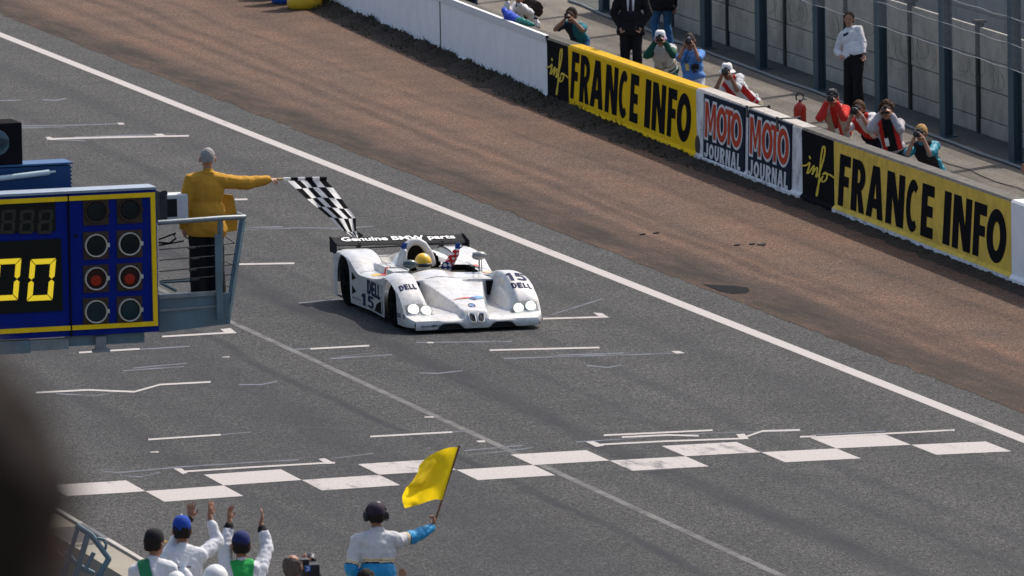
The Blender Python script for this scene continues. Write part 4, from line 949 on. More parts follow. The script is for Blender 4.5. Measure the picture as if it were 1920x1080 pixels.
# galvanised frame leaning on the pit wall
gf = empty('barrier_frame', (21.5, 90, 0)); tag(gf, 'galvanised tubular frame leaning against the pit wall at the lower left', 'frame')
zz = lambda x, y, v=90.6: along(1920*0+x, y, v)
def tb(name, pts, r, n=8): b = MB(); b.tube(pts, r, n); return b.build(name, m_galvd, gf, smooth=True)
tb('upright', [zz(166, 998), zz(140, 1090)], .034); tb('upright', [zz(146, 990), zz(118, 1085)], .026); tb('brace', [zz(143, 985), zz(171, 1003), zz(205, 1048)], .032); tb('brace', [zz(205, 1046), zz(180, 1090)], .034)
tb('cross_bar', [zz(124, 1036), zz(144, 1058), zz(176, 1075)], .026); tb('cross_bar', [zz(176, 1036), zz(158, 1074)], .026); tb('handle', [zz(182, 1015), zz(184, 1009), zz(193, 1011), zz(199, 1020), zz(198, 1030)], .016)
tb('hook', [zz(98, 1024), zz(120, 1045)], .012)

# ------------------------------------------------------------------ people on the near side
def cm(name, c, **k): return M(name, c, k.pop('rough', .85), var=k.pop('var', .1), vs=k.pop('vs', 14), bump=.15, bs=160, spec=.2, **k)
WHITE = cm('white_cotton', (.62, .62, .63)); MUST = cm('mustard_wool', (.48, .245, .028), var=.07, vs=60); BLACKC = cm('black_wool', (.010, .010, .012)); BLKSHOE = M('black_leather', (.012, .012, .012), .35)
GREYHAIR = cm('grey_hair', (.27, .255, .245), var=.5, vs=70); DARKHAIR = cm('dark_hair', (.016, .012, .010), var=.3, vs=60); BROWNHAIR = cm('brown_hair', (.06, .032, .018), var=.4, vs=60); BLOND = cm('blond_hair', (.42, .25, .10), var=.35, vs=60)
UP = Vector((0, 0, 1))
# the man with the chequered flag
vf = 95.75
H = along(389, 298, vf); P = along(386, 430, vf); gz = zfl
g = figure('grey haired man seen from behind in a mustard jacket holding out the chequered flag', H, P, R_(84), hands=[along(503, 337, vf+.05), along(343, 432, vf+.05)], elbows=[Vector((.1, -.3, -1)), Vector((-1, -.4, 0))],
           feet=[Vector((P.x+.13, P.y, gz)), Vector((P.x-.10, P.y, gz))], shw=.205, hand_dir=[(1, .1, -.02), (.1, .1, -1)], curl=[1.5, .8], palm=[Vector((0, .2, -1)), Vector((1, .2, 0))], ground_z=gz, voxel=.009)
top(g, 'jacket', [MUST, WHITE], o=.036, skirt=.12, loose=.034, wr=.007, voxel=.012, sl_o=.035)
b = MB(); 
for q in (1, -1): b.ell(g.sh[0 if q > 0 else 1]+g.s*.045, (.085, .075, .04), g.ax)
b.cap(g.N+g.s*.02-g.tr*.04-g.tf*.05, g.N+g.s*.02+g.tr*.04-g.tf*.05, .03, .03); shrink(b, 'jacket_shoulders', [MUST], .014, g.root, smooth=6)
# the open front edge of the jacket, blown out past his right side
b = MB(); A = [pr(437, 366, vf+.12), pr(441, 385, vf+.16), pr(446, 412, vf+.2), pr(444, 433, vf+.2), pr(402, 438, vf+.06), pr(402, 400, vf+.04), pr(404, 362, vf+.02)]; Bk = [p+Vector((0, .02, 0)) for p in A]; n = len(A)
b.add(A+Bk, [tuple(range(n)), tuple(range(2*n-1, n-1, -1))]+[(i, (i+1) % n, n+(i+1) % n, n+i) for i in range(n)]); b.build('jacket_front', MUST, g.root)
trousers(g, BLACKC, o=.042); shoes(g, BLKSHOE); hair(g, GREYHAIR, vol=.004, fringe=.8, wr=.006, wf=80, low=.025)
# chequered flag
def two_sided(name, c):
    m, t_, bs_ = new_mat(name); N, L = t_.nodes, t_.links; out = N['Material Output']; bs_.inputs['Base Color'].default_value = (*c, 1); bs_.inputs['Roughness'].default_value = .8; bs_.inputs['Specular IOR Level'].default_value = .2
    tr_ = N.new('ShaderNodeBsdfTranslucent'); tr_.inputs[0].default_value = (*c, 1); mx = N.new('ShaderNodeMixShader'); mx.inputs[0].default_value = .5
    L.new(bs_.outputs[0], mx.inputs[1]); L.new(tr_.outputs[0], mx.inputs[2]); L.new(mx.outputs[0], out.inputs['Surface']); return m
f_w, f_k, f_y = two_sided('flag_white', (.76, .76, .77)), two_sided('flag_black', (.012, .012, .014)), two_sided('flag_yellow', (.80, .58, .012))
cf = empty('chequered_flag', along(540, 335, vf+.1)); tag(cf, 'black and white chequered flag hanging from a short stick held out over the track', 'flag')
zf = lambda x, y: (480+x/7.2, 310+y/7.2)
rowsL = [(415, 200), (525, 310), (675, 450), (820, 570), (995, 715), (1170, 890), (1318, 975)]
rowsR = [(935, 190), (1025, 300), (1140, 445), (1240, 580), (1355, 715), (1362, 905), (1385, 1000)]
nc, nr, ss = 6, 6, 4
def lerp2(L_, t_): i = min(int(t_), len(L_)-2); q = t_-i; return (L_[i][0]*(1-q)+L_[i+1][0]*q, L_[i][1]*(1-q)+L_[i+1][1]*q)
b = MB(); grid = []
for i in range(nr*ss+1):
    t_ = i/ss; l, r = lerp2(rowsL, t_), lerp2(rowsR, t_); row = []
    for j in range(nc*ss+1):
        s2 = j/(nc*ss); s2w = s2+.035*math.sin(s2*math.pi*2+t_*.9)*min(1, t_)
        x, y = zf(l[0]+(r[0]-l[0])*s2w, l[1]+(r[1]-l[1])*s2w+min(1, t_*.7)*(9*math.sin(s2*5.5+t_*1.1)-16*s2*(1-s2)))
        row.append(along(x, y, vf+.1+min(1, t_*.6)*(.07*math.sin(s2*7+t_*1.3)+.02*t_+.03*noise.noise(Vector((s2*5, t_*1.2, 3))))-.03*max(0, t_-4)*math.sin(s2*8)))
    grid.append(row)
for i in range(nr*ss):
    for j in range(nc*ss):
        b.cur = (i//ss+j//ss) % 2; b.add([grid[i][j], grid[i][j+1], grid[i+1][j+1], grid[i+1][j]], [(0, 1, 2, 3)])
# the corner that blows back below
b.cur = 1; b.add([along(*zf(1362, 890), vf+.2), along(*zf(1455, 942), vf+.25), along(*zf(1388, 1000), vf+.18)], [(0, 1, 2)])
b.build('flag_cloth', [f_w, f_k], cf, smooth='all')
hand = g.wr[0]; st0 = along(496, 336.5, vf+.07); st1 = along(612, 334.5, vf+.1)
b = MB(); b.tube([st0, st0+(st1-st0)*.3], .014, 8); b.build('stick', M('pale_wood', (.5, .33, .15), .5), cf)
for k in range(6):
    a_ = st0+(st1-st0)*(.3+.117*k); b = MB(); b.tube([a_, st0+(st1-st0)*(.3+.117*(k+1))], .021, 8); b.build('flag_sleeve', f_w if k % 2 == 0 else f_k, cf)

# yellow flag marshal
vm = 83.4
H = along(705, 967, vm); P = H+Vector((-.02, -.1, -.74)); gz = 1.0
NEARG = 'people cheering on the pit wall'
BLUEJ = cm('bright_blue_nylon', (.02, .24, .48), rough=.6); CREAM = cm('cream_cloth', (.66, .58, .40)); NAVY = cm('navy_cloth', (.02, .026, .05)); OFFW = cm('off_white_cloth', (.52, .51, .52)); TAN = cm('tan_cloth', (.42, .30, .17))
g = figure('person in a white and blue jacket and headphones waving the yellow flag', H, P, R_(82), NEARG, hands=[along(817, 986, vm+.25), along(668, 1085, vm+.1)], elbows=[Vector((.1, -.2, -1)), Vector((-.5, -.8, 0))],
           shw=.21, hand_dir=[(.35, .2, .9), None], curl=[1.6, .8], palm=[Vector((-.9, .2, .3)), None], ground_z=1.0, skin=SKIN2, voxel=.009)
def pm(t, a, ta, x, y, c):
    if a is None:
        tt = t+.06*x
        return 0 if tt > .56 else 1 if tt > .53 else 2 if tt > .505 else 1 if tt > .485 else 3 if tt > .46 else 4
    k = ta-(0 if a == 0 else -.0)
    lim = .50 if a == 0 else .85
    return 0 if k < lim-.14 else 1 if k < lim-.09 else 2 if k < lim-.06 else 1 if k < lim-.02 else 3 if k < lim+.02 else 4
top(g, 'jacket', [OFFW, CREAM, TAN, NAVY, BLUEJ], o=.035, loose=.02, paint=pm, wr=.012, voxel=.012, skirt=.12, belly=.03)
b = MB(); b.cap(g.N+g.s*.03-g.tr*.05-g.tf*.03, g.N+g.s*.03+g.tr*.05-g.tf*.03, .035, .035); shrink(b, 'collar', [OFFW], .012, g.root, smooth=4)
trousers(g, NAVY); shoes(g, BLKSHOE); hair(g, DARKHAIR, vol=.008, low=.055, fringe=.6)
cap_hat(g, cm('dark_plum_cloth', (.03, .02, .035)), brim=.05)
hp = empty('headphones', g.H); tag(hp, 'black headphones worn over the cap of the person with the yellow flag', 'headphones')
b = MB(); b.tube([g.H+g.hr*(.108*math.cos(a))+g.hu*(.02+.118*math.sin(a)) for a in np.linspace(-.15, math.pi+.15, 16)], .012, 6); b.build('headband', CAMBODY, hp, smooth=True)
for q in (1, -1): b = MB(); b.lathe(g.H+g.hr*q*.075-g.hu*.0, g.hr*q, [(0, .05), (.02, .058), (.045, .055), (.058, .035), (.06, .01)], 16); b.build('ear_cup', CAMBODY, hp, smooth=True)
yf = empty('yellow_flag', along(809, 998, vm+.2)); tag(yf, 'plain yellow flag on a wooden stick raised over the start line', 'flag')
zy = lambda x, y: (500+x/4.155, 820+y/4.155)
vq = g.grip[0].y+.01
b = MB(); b.tube([along(*zy(1283, 742), vq), along(*zy(1502, 64), vq+.1)], .011, 8); b.build('stick', M('brown_wood', (.16, .07, .03), .5), yf, smooth=True)
topE = [(1492, 78), (1440, 76), (1380, 90), (1310, 120), (1240, 162), (1188, 218)]; botE = [(1366, 488), (1318, 482), (1262, 496), (1200, 520), (1140, 536), (1076, 552)]
flyE = [(1188, 218), (1178, 270), (1140, 335), (1085, 395), (1056, 455), (1058, 505), (1076, 552)]; hoE = [(1492, 78), (1471, 146), (1450, 214), (1429, 283), (1408, 351), (1387, 420), (1366, 488)]
def cv(L_, t_): return np.array(lerp2(L_, t_*(len(L_)-1)-1e-9))
b = MB(); grid = []; n = 26
for i in range(n+1):
    t_ = i/n; row = []
    for j in range(n+1):
        s2 = j/n; A_ = cv(topE, s2)*(1-t_)+cv(botE, s2)*t_+cv(hoE, t_)*(1-s2)+cv(flyE, t_)*s2-(np.array(topE[0])*(1-s2)*(1-t_)+np.array(topE[-1])*s2*(1-t_)+np.array(botE[0])*(1-s2)*t_+np.array(botE[-1])*s2*t_)
        row.append(along(*zy(*A_), vq+.1*(1-t_)+s2*(.11*math.sin(t_*6+s2*2.2)+.05*abs(math.sin(t_*7+s2*3))+.05*math.sin(s2*9-t_*2)+.025*noise.noise(Vector((s2*7, t_*7, 0))))))
    grid.append(row)
vs_ = [p for r in grid for p in r]; b.add(vs_, [(i*(n+1)+j, i*(n+1)+j+1, (i+1)*(n+1)+j+1, (i+1)*(n+1)+j) for i in range(n) for j in range(n)]); b.build('flag_cloth', f_y, yf, smooth='all')

GREENV = cm('bright_green_cloth', (.02, .30, .07)); DGREEN = cm('green_cloth', (.03, .20, .09)); BLUECAP = cm('royal_blue_cloth', (.012, .05, .30)); NAVYC = cm('navy_blue_cloth', (.014, .022, .10)); YPATCH = M('yellow_patch', (.75, .52, .03), .6)
WSUIT = cm('white_overall', (.60, .60, .63))
# in the black cap
H = along(290, 1020, 82.4); P = H+Vector((-.04, -.12, -.72))
g = figure('person in a black cap and green vest over white looking to the right', H, P, R_(65), NEARG, head_yaw=R_(40), ground_z=1.0, skin=SKIN2)
top(g, 'overall_top', [WSUIT, YPATCH], o=.025, voxel=.013, paint=lambda t, a, ta, x, y, c: 1 if (a is None and .38 < t < .46) else 0); trousers(g, WSUIT); shoes(g, BLKSHOE); hair(g, DARKHAIR, low=.055); cap_hat(g, cm('black_cap_cloth', (.012, .012, .014)), mat2=cm('gold_edge_cloth', (.25, .16, .03)), tall=.02)
top(g, 'vest', [DGREEN], o=.036, arms=False, neck=False, voxel=.014, cuts=[(g.N-g.tr*.02, -g.tr*.92-g.s*.25), (g.N-g.tr*.15, g.tr*.9+g.s*.2)])
# in the blue cap, both arms up
H = along(341, 996, 83.0); P = H+Vector((-.0, -.12, -.72))
g = figure('clapping person in a royal blue cap and white overalls with both arms raised', H, P, R_(80), NEARG, hands=[along(393, 968, 83.15), along(367, 956, 83.3)], elbows=[Vector((1, .2, -.9)), Vector((-.2, .3, -1))], hand_dir=[(.22, .1, 1), (.06, .1, 1)], curl=[.25, .15], palm=[Vector((-.6, .8, 0)), Vector((.15, -1, 0))], ground_z=1.0, skin=SKIN2, voxel=.0085, spread=.2)
def p2_(t, a, ta, x, y, c): return 1 if (a is None and y < 0 and .36 < t < .44 and -.02 < x < .11) or (a is None and .34 < t < .42 and x < -.13) else 0
top(g, 'overall_top', [WSUIT, YPATCH], o=.03, voxel=.012, paint=p2_, sleeve=1.75, wr=.013); trousers(g, WSUIT); shoes(g, BLKSHOE); hair(g, DARKHAIR, low=.055, fringe=.6)
cap_hat(g, BLUECAP, tall=.02)
b = MB(); b.tube([g.H-g.hf*(.094*math.sin(a))+g.hr*(.083*math.cos(a))-g.hu*.012+g.hu*.0 for a in np.linspace(.3, math.pi-.3, 10)], .007, 6); b.build('cap_strap', WHITE, g.root)
b = MB(); w_ = g.wr[1]; d_ = (g.wr[1]-g.el[1]).normalized(); b.lathe(w_-d_*.035, d_, [(0, .036), (.03, .034)], 14); b.build('wristband', BLACKC, g.root)
def back_text(g, text, t_, x_, w_, h_, mat, par, o=.105):
    V, Fs = font_tris(text, .02); b = MB()
    b.add([g.P+g.s*(g.L*t_+h_*vy)+g.tr*(x_+w_*(vx-.5))-g.tf*(o+.02) for vx, vy in V], Fs); return b.build('lettering', mat, par)
for k_ in range(5): b = MB(); b.box(g.P+g.s*(g.L*.66)+g.tr*(-.06+.028*k_)-g.tf*.140, (.018, .006, .014), g.ax); b.build('small_print', M('dark_red_print', (.2, .02, .03), .7) if k_ % 2 else BLACKC, g.root)
b = MB(); b.ell(g.H+g.hu*(.035+.118)*g.hs, (.012, .012, .007)); b.build('cap_button', WHITE, g.root)
back_text(g, 'OP', .385, .055, .075, .03, BLACKC, g.root, .125)
# in the navy cap, green bib
H = along(452, 1024, 83.6); P = H+Vector((-.0, -.12, -.72))
g = figure('clapping person in a navy cap and bright green bib with arms raised wide', H, P, R_(80), NEARG, hands=[along(489, 982, 83.8), along(431, 973, 83.8)], elbows=[Vector((1, .1, -.8)), Vector((-1, .1, -.8))], hand_dir=[(.25, .1, 1), (.04, .1, 1)], curl=[.5, .5], palm=[Vector((-.9, .3, 0)), Vector((.6, -.7, 0))], ground_z=1.0, skin=SKIN2, voxel=.0085, spread=.16)
top(g, 'overall_top', [WSUIT, BLACKC], o=.03, voxel=.012, sleeve=1.85, wr=.013, paint=lambda t, a, ta, x, y, c: 1 if a is not None and ta > 1.66 else 0); trousers(g, WSUIT); shoes(g, BLKSHOE); hair(g, DARKHAIR, low=.055, fringe=.6); cap_hat(g, NAVYC, tall=.015)
top(g, 'bib', [GREENV], o=.043, arms=False, neck=False, voxel=.013, cuts=[(g.N-g.tr*.12, g.tr*.9+g.s*.15), (g.N+g.tr*.12, -g.tr*.9+g.s*.15)])
# white helmets and glove
HELM = M('white_helmet', (.60, .60, .60), .4, var=.04, coat=.2)
def helmet(g, mat, vis=None, name='helmet'):
    b = MB(); b.ell(g.H+g.hu*.015, (.128, .148, .142), (g.hr, g.hf, g.hu), 24, 16); o = b.build(name, mat, g.root, smooth='all')
    b = MB(); b.ell(g.H+g.hu*.012+g.hf*.03, (.118, .126, .052), (g.hr, g.hf, g.hu), 24, 10); b.build('visor', vis or LENS, o, smooth='all')
H = along(404, 1088, 79.4); P = H+Vector((-.05, -.1, -.72))
g = figure('person in a large white helmet at the bottom edge raising a white glove', H, P, R_(85), NEARG, hands=[along(492, 1092, 79.6), H+Vector((-.3, .2, -.4))], elbows=[Vector((1, 0, -.6)), Vector((-1, 0, -.3))], hand_dir=[(.0, .1, 1), None], curl=[.3, .6], palm=[Vector((0, -1, 0)), None], ground_z=1.0, skin=M('white_glove', (.74, .74, .74), .8, var=.06), spread=.22)
helmet(g, HELM); top(g, 'overall_top', [WSUIT], o=.03); trousers(g, WSUIT); shoes(g, BLKSHOE)
H = along(331, 1097, 79.4); P = H+Vector((-.05, -.1, -.72))
g = figure('white gloved person with a small white hood holding up one hand behind the blue cap', H, P, R_(80), NEARG, hands=[along(341, 1066, 79.7), H+Vector((-.3, .2, -.4))], elbows=[Vector((.8, 0, -.6)), Vector((-1, 0, -.3))], hand_dir=[(.35, .1, 1), None], curl=[.5, .6], palm=[Vector((-.5, -1, 0)), None], ground_z=1.0, skin=MATS['white_glove'], sc=1.0, spread=.2)
b = MB(); b.ell(g.H+g.hu*.02, (.10, .118, .118), (g.hr, g.hf, g.hu), 18, 12); b.build('hood', HELM, g.root, smooth='all'); top(g, 'overall_top', [WSUIT], o=.03); trousers(g, WSUIT); shoes(g, BLKSHOE)
# bald cameraman
H = along(549, 1064, 80.2); P = H+Vector((-.05, -.12, -.72))
g = figure('balding person at the bottom edge with a black video camera on the shoulder', H, P, R_(60), NEARG, hands=[H+Vector((.22, .22, -.03)), H+Vector((.1, .35, -.1))], elbows=[Vector((.8, -.2, -.8)), Vector((-.3, .3, -.9))], ground_z=1.0, skin=SKIN2)
hair(g, cm('greying_hair', (.09, .07, .06), var=.4, vs=50), bald=True, low=.1, fringe=.4); top(g, 'shirt', [BLACKC], o=.022); trousers(g, NAVY); shoes(g, BLKSHOE)
vc = empty('video_camera', along(582, 1066, 80.3)); tag(vc, 'black shoulder video camera marked 3 held by the balding person', 'video camera', 'cameras on the pit wall')
c_ = along(580, 1072, 80.4); b = MB(); b.bevbox(c_, (.12, .38, .2), .015); b.build('camera_body', CAMBODY, vc)
b = MB(); q = along(581, 1050, 80.5); b.lathe(q+Vector((0, -.06, 0)), (.25, 1, .1), [(0, .035), (.05, .04), (.07, .05), (.14, .05)], 14); b.build('viewfinder', CAMBODY, vc, smooth=True)
b = MB(); q = along(569, 1053, 80.3); b.bevbox(q, (.09, .12, .06), .01); b.build('handle', CAMBODY, vc)
q = along(577, 1066, 80.2); b = MB(); b.box(q, (.058, .006, .058)); o = b.build('badge', M('badge_blue', (.02, .12, .5), .4), vc)
V, Fs = polys_to_mesh(GLY['3']); b = MB(); b.add([(q.x-.018+.036*x, q.y-.0045, q.z-.022+.044*y) for x, y in V], Fs); b.build('lettering', WHITE, o)
# black haired head and raised fingers at the bottom edge
H = along(686, 1093, 79.8); P = H+Vector((-.05, -.1, -.72))
g = figure('black haired person cut by the bottom edge below the flag waver with fingers raised', H, P, R_(85), NEARG, hands=[along(753, 1096, 80.0), H+Vector((-.3, .1, -.4))], elbows=[Vector((1, 0, -.6)), Vector((-1, 0, -.3))], hand_dir=[(.15, .1, 1), None], curl=[.4, .6], palm=[Vector((-.4, -1, 0)), None], ground_z=1.0)
hair(g, DARKHAIR, low=.1, fringe=.6); top(g, 'shirt', [BLACKC], o=.022); trousers(g, NAVY); shoes(g, BLKSHOE)

# out of focus spectator close to the lens
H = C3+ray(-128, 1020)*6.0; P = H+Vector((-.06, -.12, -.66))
g = figure('dark haired spectator out of focus close to the lens at the lower left corner', H, P, R_(70), 'spectators in the grandstand', ground_z=H.z-1.2, feet=[P+Vector((.1, .45, -.52)), P+Vector((-.12, .45, -.52))], skin=M('shade_dark_skin', (.07, .025, .015), .6, var=.1))  # skin colour itself darkened, so the head reads as in shade
hair(g, cm('dark_auburn_hair', (.008, .004, .003), var=.3, vs=40), vol=.018, low=.14, fringe=.55); top(g, 'shirt', [cm('maroon_cloth', (.014, .006, .005))], o=.03); trousers(g, NAVY); shoes(g, BLKSHOE)
b = MB(); bar(b, -4, 6, P.z-.22, P.z-.12, -1.5, P.y+.12); bar(b, -4, 6, P.z-.62, P.z-.53, P.y+.14, P.y+.9); bar(b, -4, -3.6, -.0, P.z-.62, -1.5, P.y+.9); bar(b, 5.6, 6, -.0, P.z-.62, -1.5, P.y+.9)
tag(b.build('grandstand_terrace', m_pit), kind='structure')
# ------------------------------------------------------------------ photographers and others behind the painted wall
PG = 'people behind the painted wall'
def wp(x, y, off): return onwall(x, y, off)
YP = R_(246)
def shooter(label, h, p, cam_label, ll=.09, lr=.036, yaw=YP, low=.9, skin=SKIN, dist=.165, sc=1.06, side=.075, camera=True, pitch=-.08, shw=.185, voxel=.0135):
    H, P = wp(*h), wp(*p); f, r = fr(yaw); P.z = max(P.z, .62)
    hd, el = photographer_arms(H, f, r, low, dist, side)
    g = figure(label, H, P, yaw, PG, hands=hd, elbows=el, hand_dir=[(f*.5+UP*.8-r*.35), (f*.5+UP*.8+r*.35)], curl=[1.2, 1.2], palm=[-r+f*.2, r+f*.2], skin=skin, head_pitch=pitch, sc=sc, shw=shw, voxel=voxel)
    if camera: g.cam = camera_thing(H+f*(dist+.005)+UP*.012-r*.0, f, cam_label, ll, lr)
    return g
TEE = WHITE; TEAL = cm('teal_cotton', (.015, .13, .17)); DTEAL = cm('dark_navy_cotton', (.012, .022, .04)); SHIRTB = cm('sky_blue_cotton', (.10, .23, .52)); RED = cm('red_cloth', (.52, .03, .025)); BEIGE = cm('beige_canvas', (.40, .34, .27)); GREYS = cm('grey_sweat', (.36, .34, .36)); DKGREEN = cm('bottle_green_cloth', (.012, .07, .045)); GREYV = cm('light_grey_cloth', (.5, .5, .48)); JEANS = cm('blue_denim', (.03, .10, .22)); BADGE = M('white_pass', (.75, .75, .72), .4); SUNG = M('sunglass', (.015, .01, .01), .15); KHAKI = cm('khaki_cloth', (.30, .26, .19))
def hang_pass(g, x=.0, t=.55, o=.15, mat=BADGE, h=.10):
    b = MB(); c = g.P+g.s*(g.L*t)+g.tr*x+g.tf*o; b.bevbox(c, (.065, .006, h), .002, g.ax); o_ = b.build('pass', mat, g.root)
    b = MB(); b.tube([c+g.s*h*.5, c+g.s*.12-g.tr*.02, g.N+g.tf*.09-g.tr*.05-g.s*.02], .005, 5); b.tube([c+g.s*h*.5, c+g.s*.12+g.tr*.02, g.N+g.tf*.09+g.tr*.05-g.s*.02], .005, 5); b.build('lanyard', BLACKC, o_)
def vest(g, mats, o=.04, paint=None, name='vest', strap=.11):
    return top(g, name, mats, o=o, arms=False, neck=False, voxel=.015, paint=paint, cuts=[(g.N+g.tr*.155, -g.tr), (g.N-g.tr*.155, g.tr), (g.P+g.s*.02, g.s)])
def open_front(dark, mat, half=.06):
    return lambda t, a, ta, x, y, c: 1 if (y > 0 and abs(x) < half) else 0

# top edge: dark jacket with red
g = figure('person in a dark jacket cut by the top edge leaning on the white wall', wp(872, -42, .85), wp(884, 20, 1.2), YP, PG, hands=[wp(852, 2, .35), wp(892, 8, .4)], elbows=[Vector((-1, .3, -.5)), Vector((.6, .9, -.5))])
top(g, 'jacket', [BLACKC, RED], o=.03, paint=lambda t, a, ta, x, y, c: 1 if a == 1 and .3 < ta < .9 else 0); trousers(g, NAVY); shoes(g, BLKSHOE); hair(g, DARKHAIR); hang_pass(g, .03, .6)
# white shirt leaning on the wall, backpack, blue garment on the wall
H, P = wp(975, -2, .85), wp(1003, 56, 1.25)
g = figure('dark haired person in a white shirt with a backpack leaning over the white wall', H, P, R_(215), PG, hands=[wp(951, 3, .62), wp(957, -6, .5)], elbows=[Vector((-.6, -.2, -1)), Vector((-.2, -.6, -1))], hand_dir=[(-.2, -.1, 1), (-.1, 0, 1)], skin=SKIN2)
top(g, 'shirt', [TEE], o=.028, wr=.013); trousers(g, KHAKI); shoes(g, BLKSHOE); hair(g, DARKHAIR, fringe=.3)
bp = empty('backpack', wp(1014, 36, 1.35)); tag(bp, 'dark brown backpack worn by the person in the white shirt', 'backpack')
c_ = (g.N+g.P)/2-g.tf*.21+g.s*.02; b = MB(); b.bevbox(c_, (.30, .17, .42), .06, g.ax); b.bevbox(c_-g.tf*.1-g.s*.06, (.22, .08, .22), .035, g.ax); b.build('bag', cm('dark_brown_nylon', (.035, .022, .02)), bp, smooth=True)
b = MB()
for q in (1, -1): b.tube([c_+g.tr*q*.11+g.s*.19+g.tf*.06, g.N+g.tr*q*.11+g.s*.045, g.N+g.tr*q*.12+g.tf*.13-g.s*.12, c_+g.tr*q*.14+g.tf*.12-g.s*.15], .018, 6)
b.build('strap', BLACKC, bp)
b = MB(); q = wp(962, 30, .12); q.z = wall_top(q.y)
b.cap(q+Vector((0, .35, .10)), q+Vector((.0, -.1, .07)), .10, .09); b.cap(q+Vector((-.03, .3, .08)), q+Vector((-.03, .5, .2)), .075, .06); b.cap(q+Vector((0, -.1, .06)), q+Vector((.06, -1.1, .03)), .08, .05)
o = shrink(b, 'blue_garment', [cm('royal_blue_nylon', (.012, .05, .42), rough=.5), cm('sea_green_nylon', (.01, .16, .13), rough=.5)], .02, None, smooth=3, wrinkle=.02, paint=lambda c: 1 if c.y < q.y-.35 else 0)
tag(o, 'blue and sea green jacket draped over the top of the white wall', 'jacket')
# teal polo
g = shooter('dark haired photographer in a dark teal polo shirt behind the black script panel', (1071, 29, .85), (1094, 92, 1.25), 'small camera held by the photographer in the dark teal polo', ll=.05, lr=.028, low=.45, skin=SKIN2, yaw=R_(235))
top(g, 'shirt', [DTEAL, TEAL], o=.025, sleeve=.7, paint=lambda t, a, ta, x, y, c: 1 if (a == 1 or x < -.02 or y < -.02) else 0); trousers(g, JEANS); shoes(g, BLKSHOE); hair(g, DARKHAIR, vol=.018, fringe=.25)
# dark suit
P = wp(1183, 52, 1.0); H = P+Vector((.02, .03, .84)); f_, r_v = fr(R_(250))
g = figure('person in a dark suit and tie cut by the top edge behind the yellow panel', H, P, R_(250), PG, hands=[P+r_v*.19+f_*.10+UP*.03, P-r_v*.19+f_*.10+UP*.03], elbows=[r_v-f_*.6, -r_v-f_*.6], shw=.21, sc=1.1)
top(g, 'suit_jacket', [BLACKC], o=.035, skirt=.14, loose=.03)
top(g, 'shirt', [WHITE], o=.046, arms=False, skirt=0, voxel=.014, wr=.004, loose=.015, cuts=[(g.N+g.tf*.055, g.tf), (g.N+g.tr*.075-g.s*.06, -g.tr+g.s*.05), (g.N-g.tr*.075-g.s*.06, g.tr+g.s*.05), (g.P+g.s*.10, g.s)])
b = MB(); b.cap(g.N+g.tf*.155-g.s*.05, g.N+g.tf*.175-g.s*.28, .02, .03); b.cap(g.N+g.tf*.175-g.s*.28, g.N+g.tf*.17-g.s*.40, .032, .036); b.build('tie', cm('dark_tie', (.015, .016, .03)), g.root, smooth='all')
trousers(g, BLACKC, o=.026); shoes(g, BLKSHOE); hair(g, DARKHAIR)
# jeans by the fence
P = wp(1243, 4, 4.35); H = P+Vector((.02, .03, .70))
g = figure('person in jeans and a dark jacket cut by the top edge standing at the fence', H, P, R_(90), PG)
top(g, 'jacket', [BLACKC], o=.035, skirt=.16, loose=.03); trousers(g, JEANS, o=.02); shoes(g, BLKSHOE); hair(g, DARKHAIR)
# white cap, green sleeves
g = shooter('photographer in a white cap and light vest with dark green sleeves', (1238, 72, 1.15), (1252, 138, 1.4), 'black camera held by the photographer in the white cap', ll=.06, lr=.04, low=.7, yaw=R_(250), side=.085)
def pwc(t, a, ta, x, y, c):
    if a is not None: return 0 if ta < .32 else 1
    return 0 if t > .40 else 2 if t > .34 else 0 if t > .24 else 1 if t > .18 else 0 if t > .1 else 1
top(g, 'jacket', [GREYV, DKGREEN, TAN], o=.04, paint=pwc, loose=.02); trousers(g, DKGREEN); shoes(g, BLKSHOE); hair(g, BROWNHAIR); bucket_hat(g, cm('white_cap_cloth', (.70, .69, .68)), cm('lilac_brim', (.33, .25, .36)), brim=.03); hang_pass(g, .0, .28, .17, h=.13)
# blue shirt, sunglasses
g = shooter('photographer in a sky blue shirt and sunglasses with two cameras', (1293, 77, 1.2), (1301, 146, 1.25), 'black camera with a silver top held by the photographer in the blue shirt', ll=.07, lr=.04, low=1.0, yaw=R_(250), skin=SKIN2)
top(g, 'shirt', [SHIRTB], o=.03, sleeve=.85, loose=.02, wr=.012); trousers(g, cm('white_trouser', (.6, .6, .62))); shoes(g, BLKSHOE); hair(g, cm('dark_grey_hair', (.05, .04, .035), var=.4, vs=60), vol=.006, fringe=.55); glasses(g, SUNG); hang_pass(g, .08, .38, .16, M('colour_pass', (.6, .45, .15), .4), h=.13)
camera_thing(g.P+g.s*.17+g.tf*.19-g.tr*.06, g.f*.6-UP*.8, 'second black camera hanging at the chest of the photographer in the blue shirt', .08, .035)
b = MB(); e = g.H+g.f*.17+UP*.075; b.bevbox(e, (.05, .06, .03), .008, (g.r, g.f, UP)); b.build('camera_top', CAMSILV, g.cam)
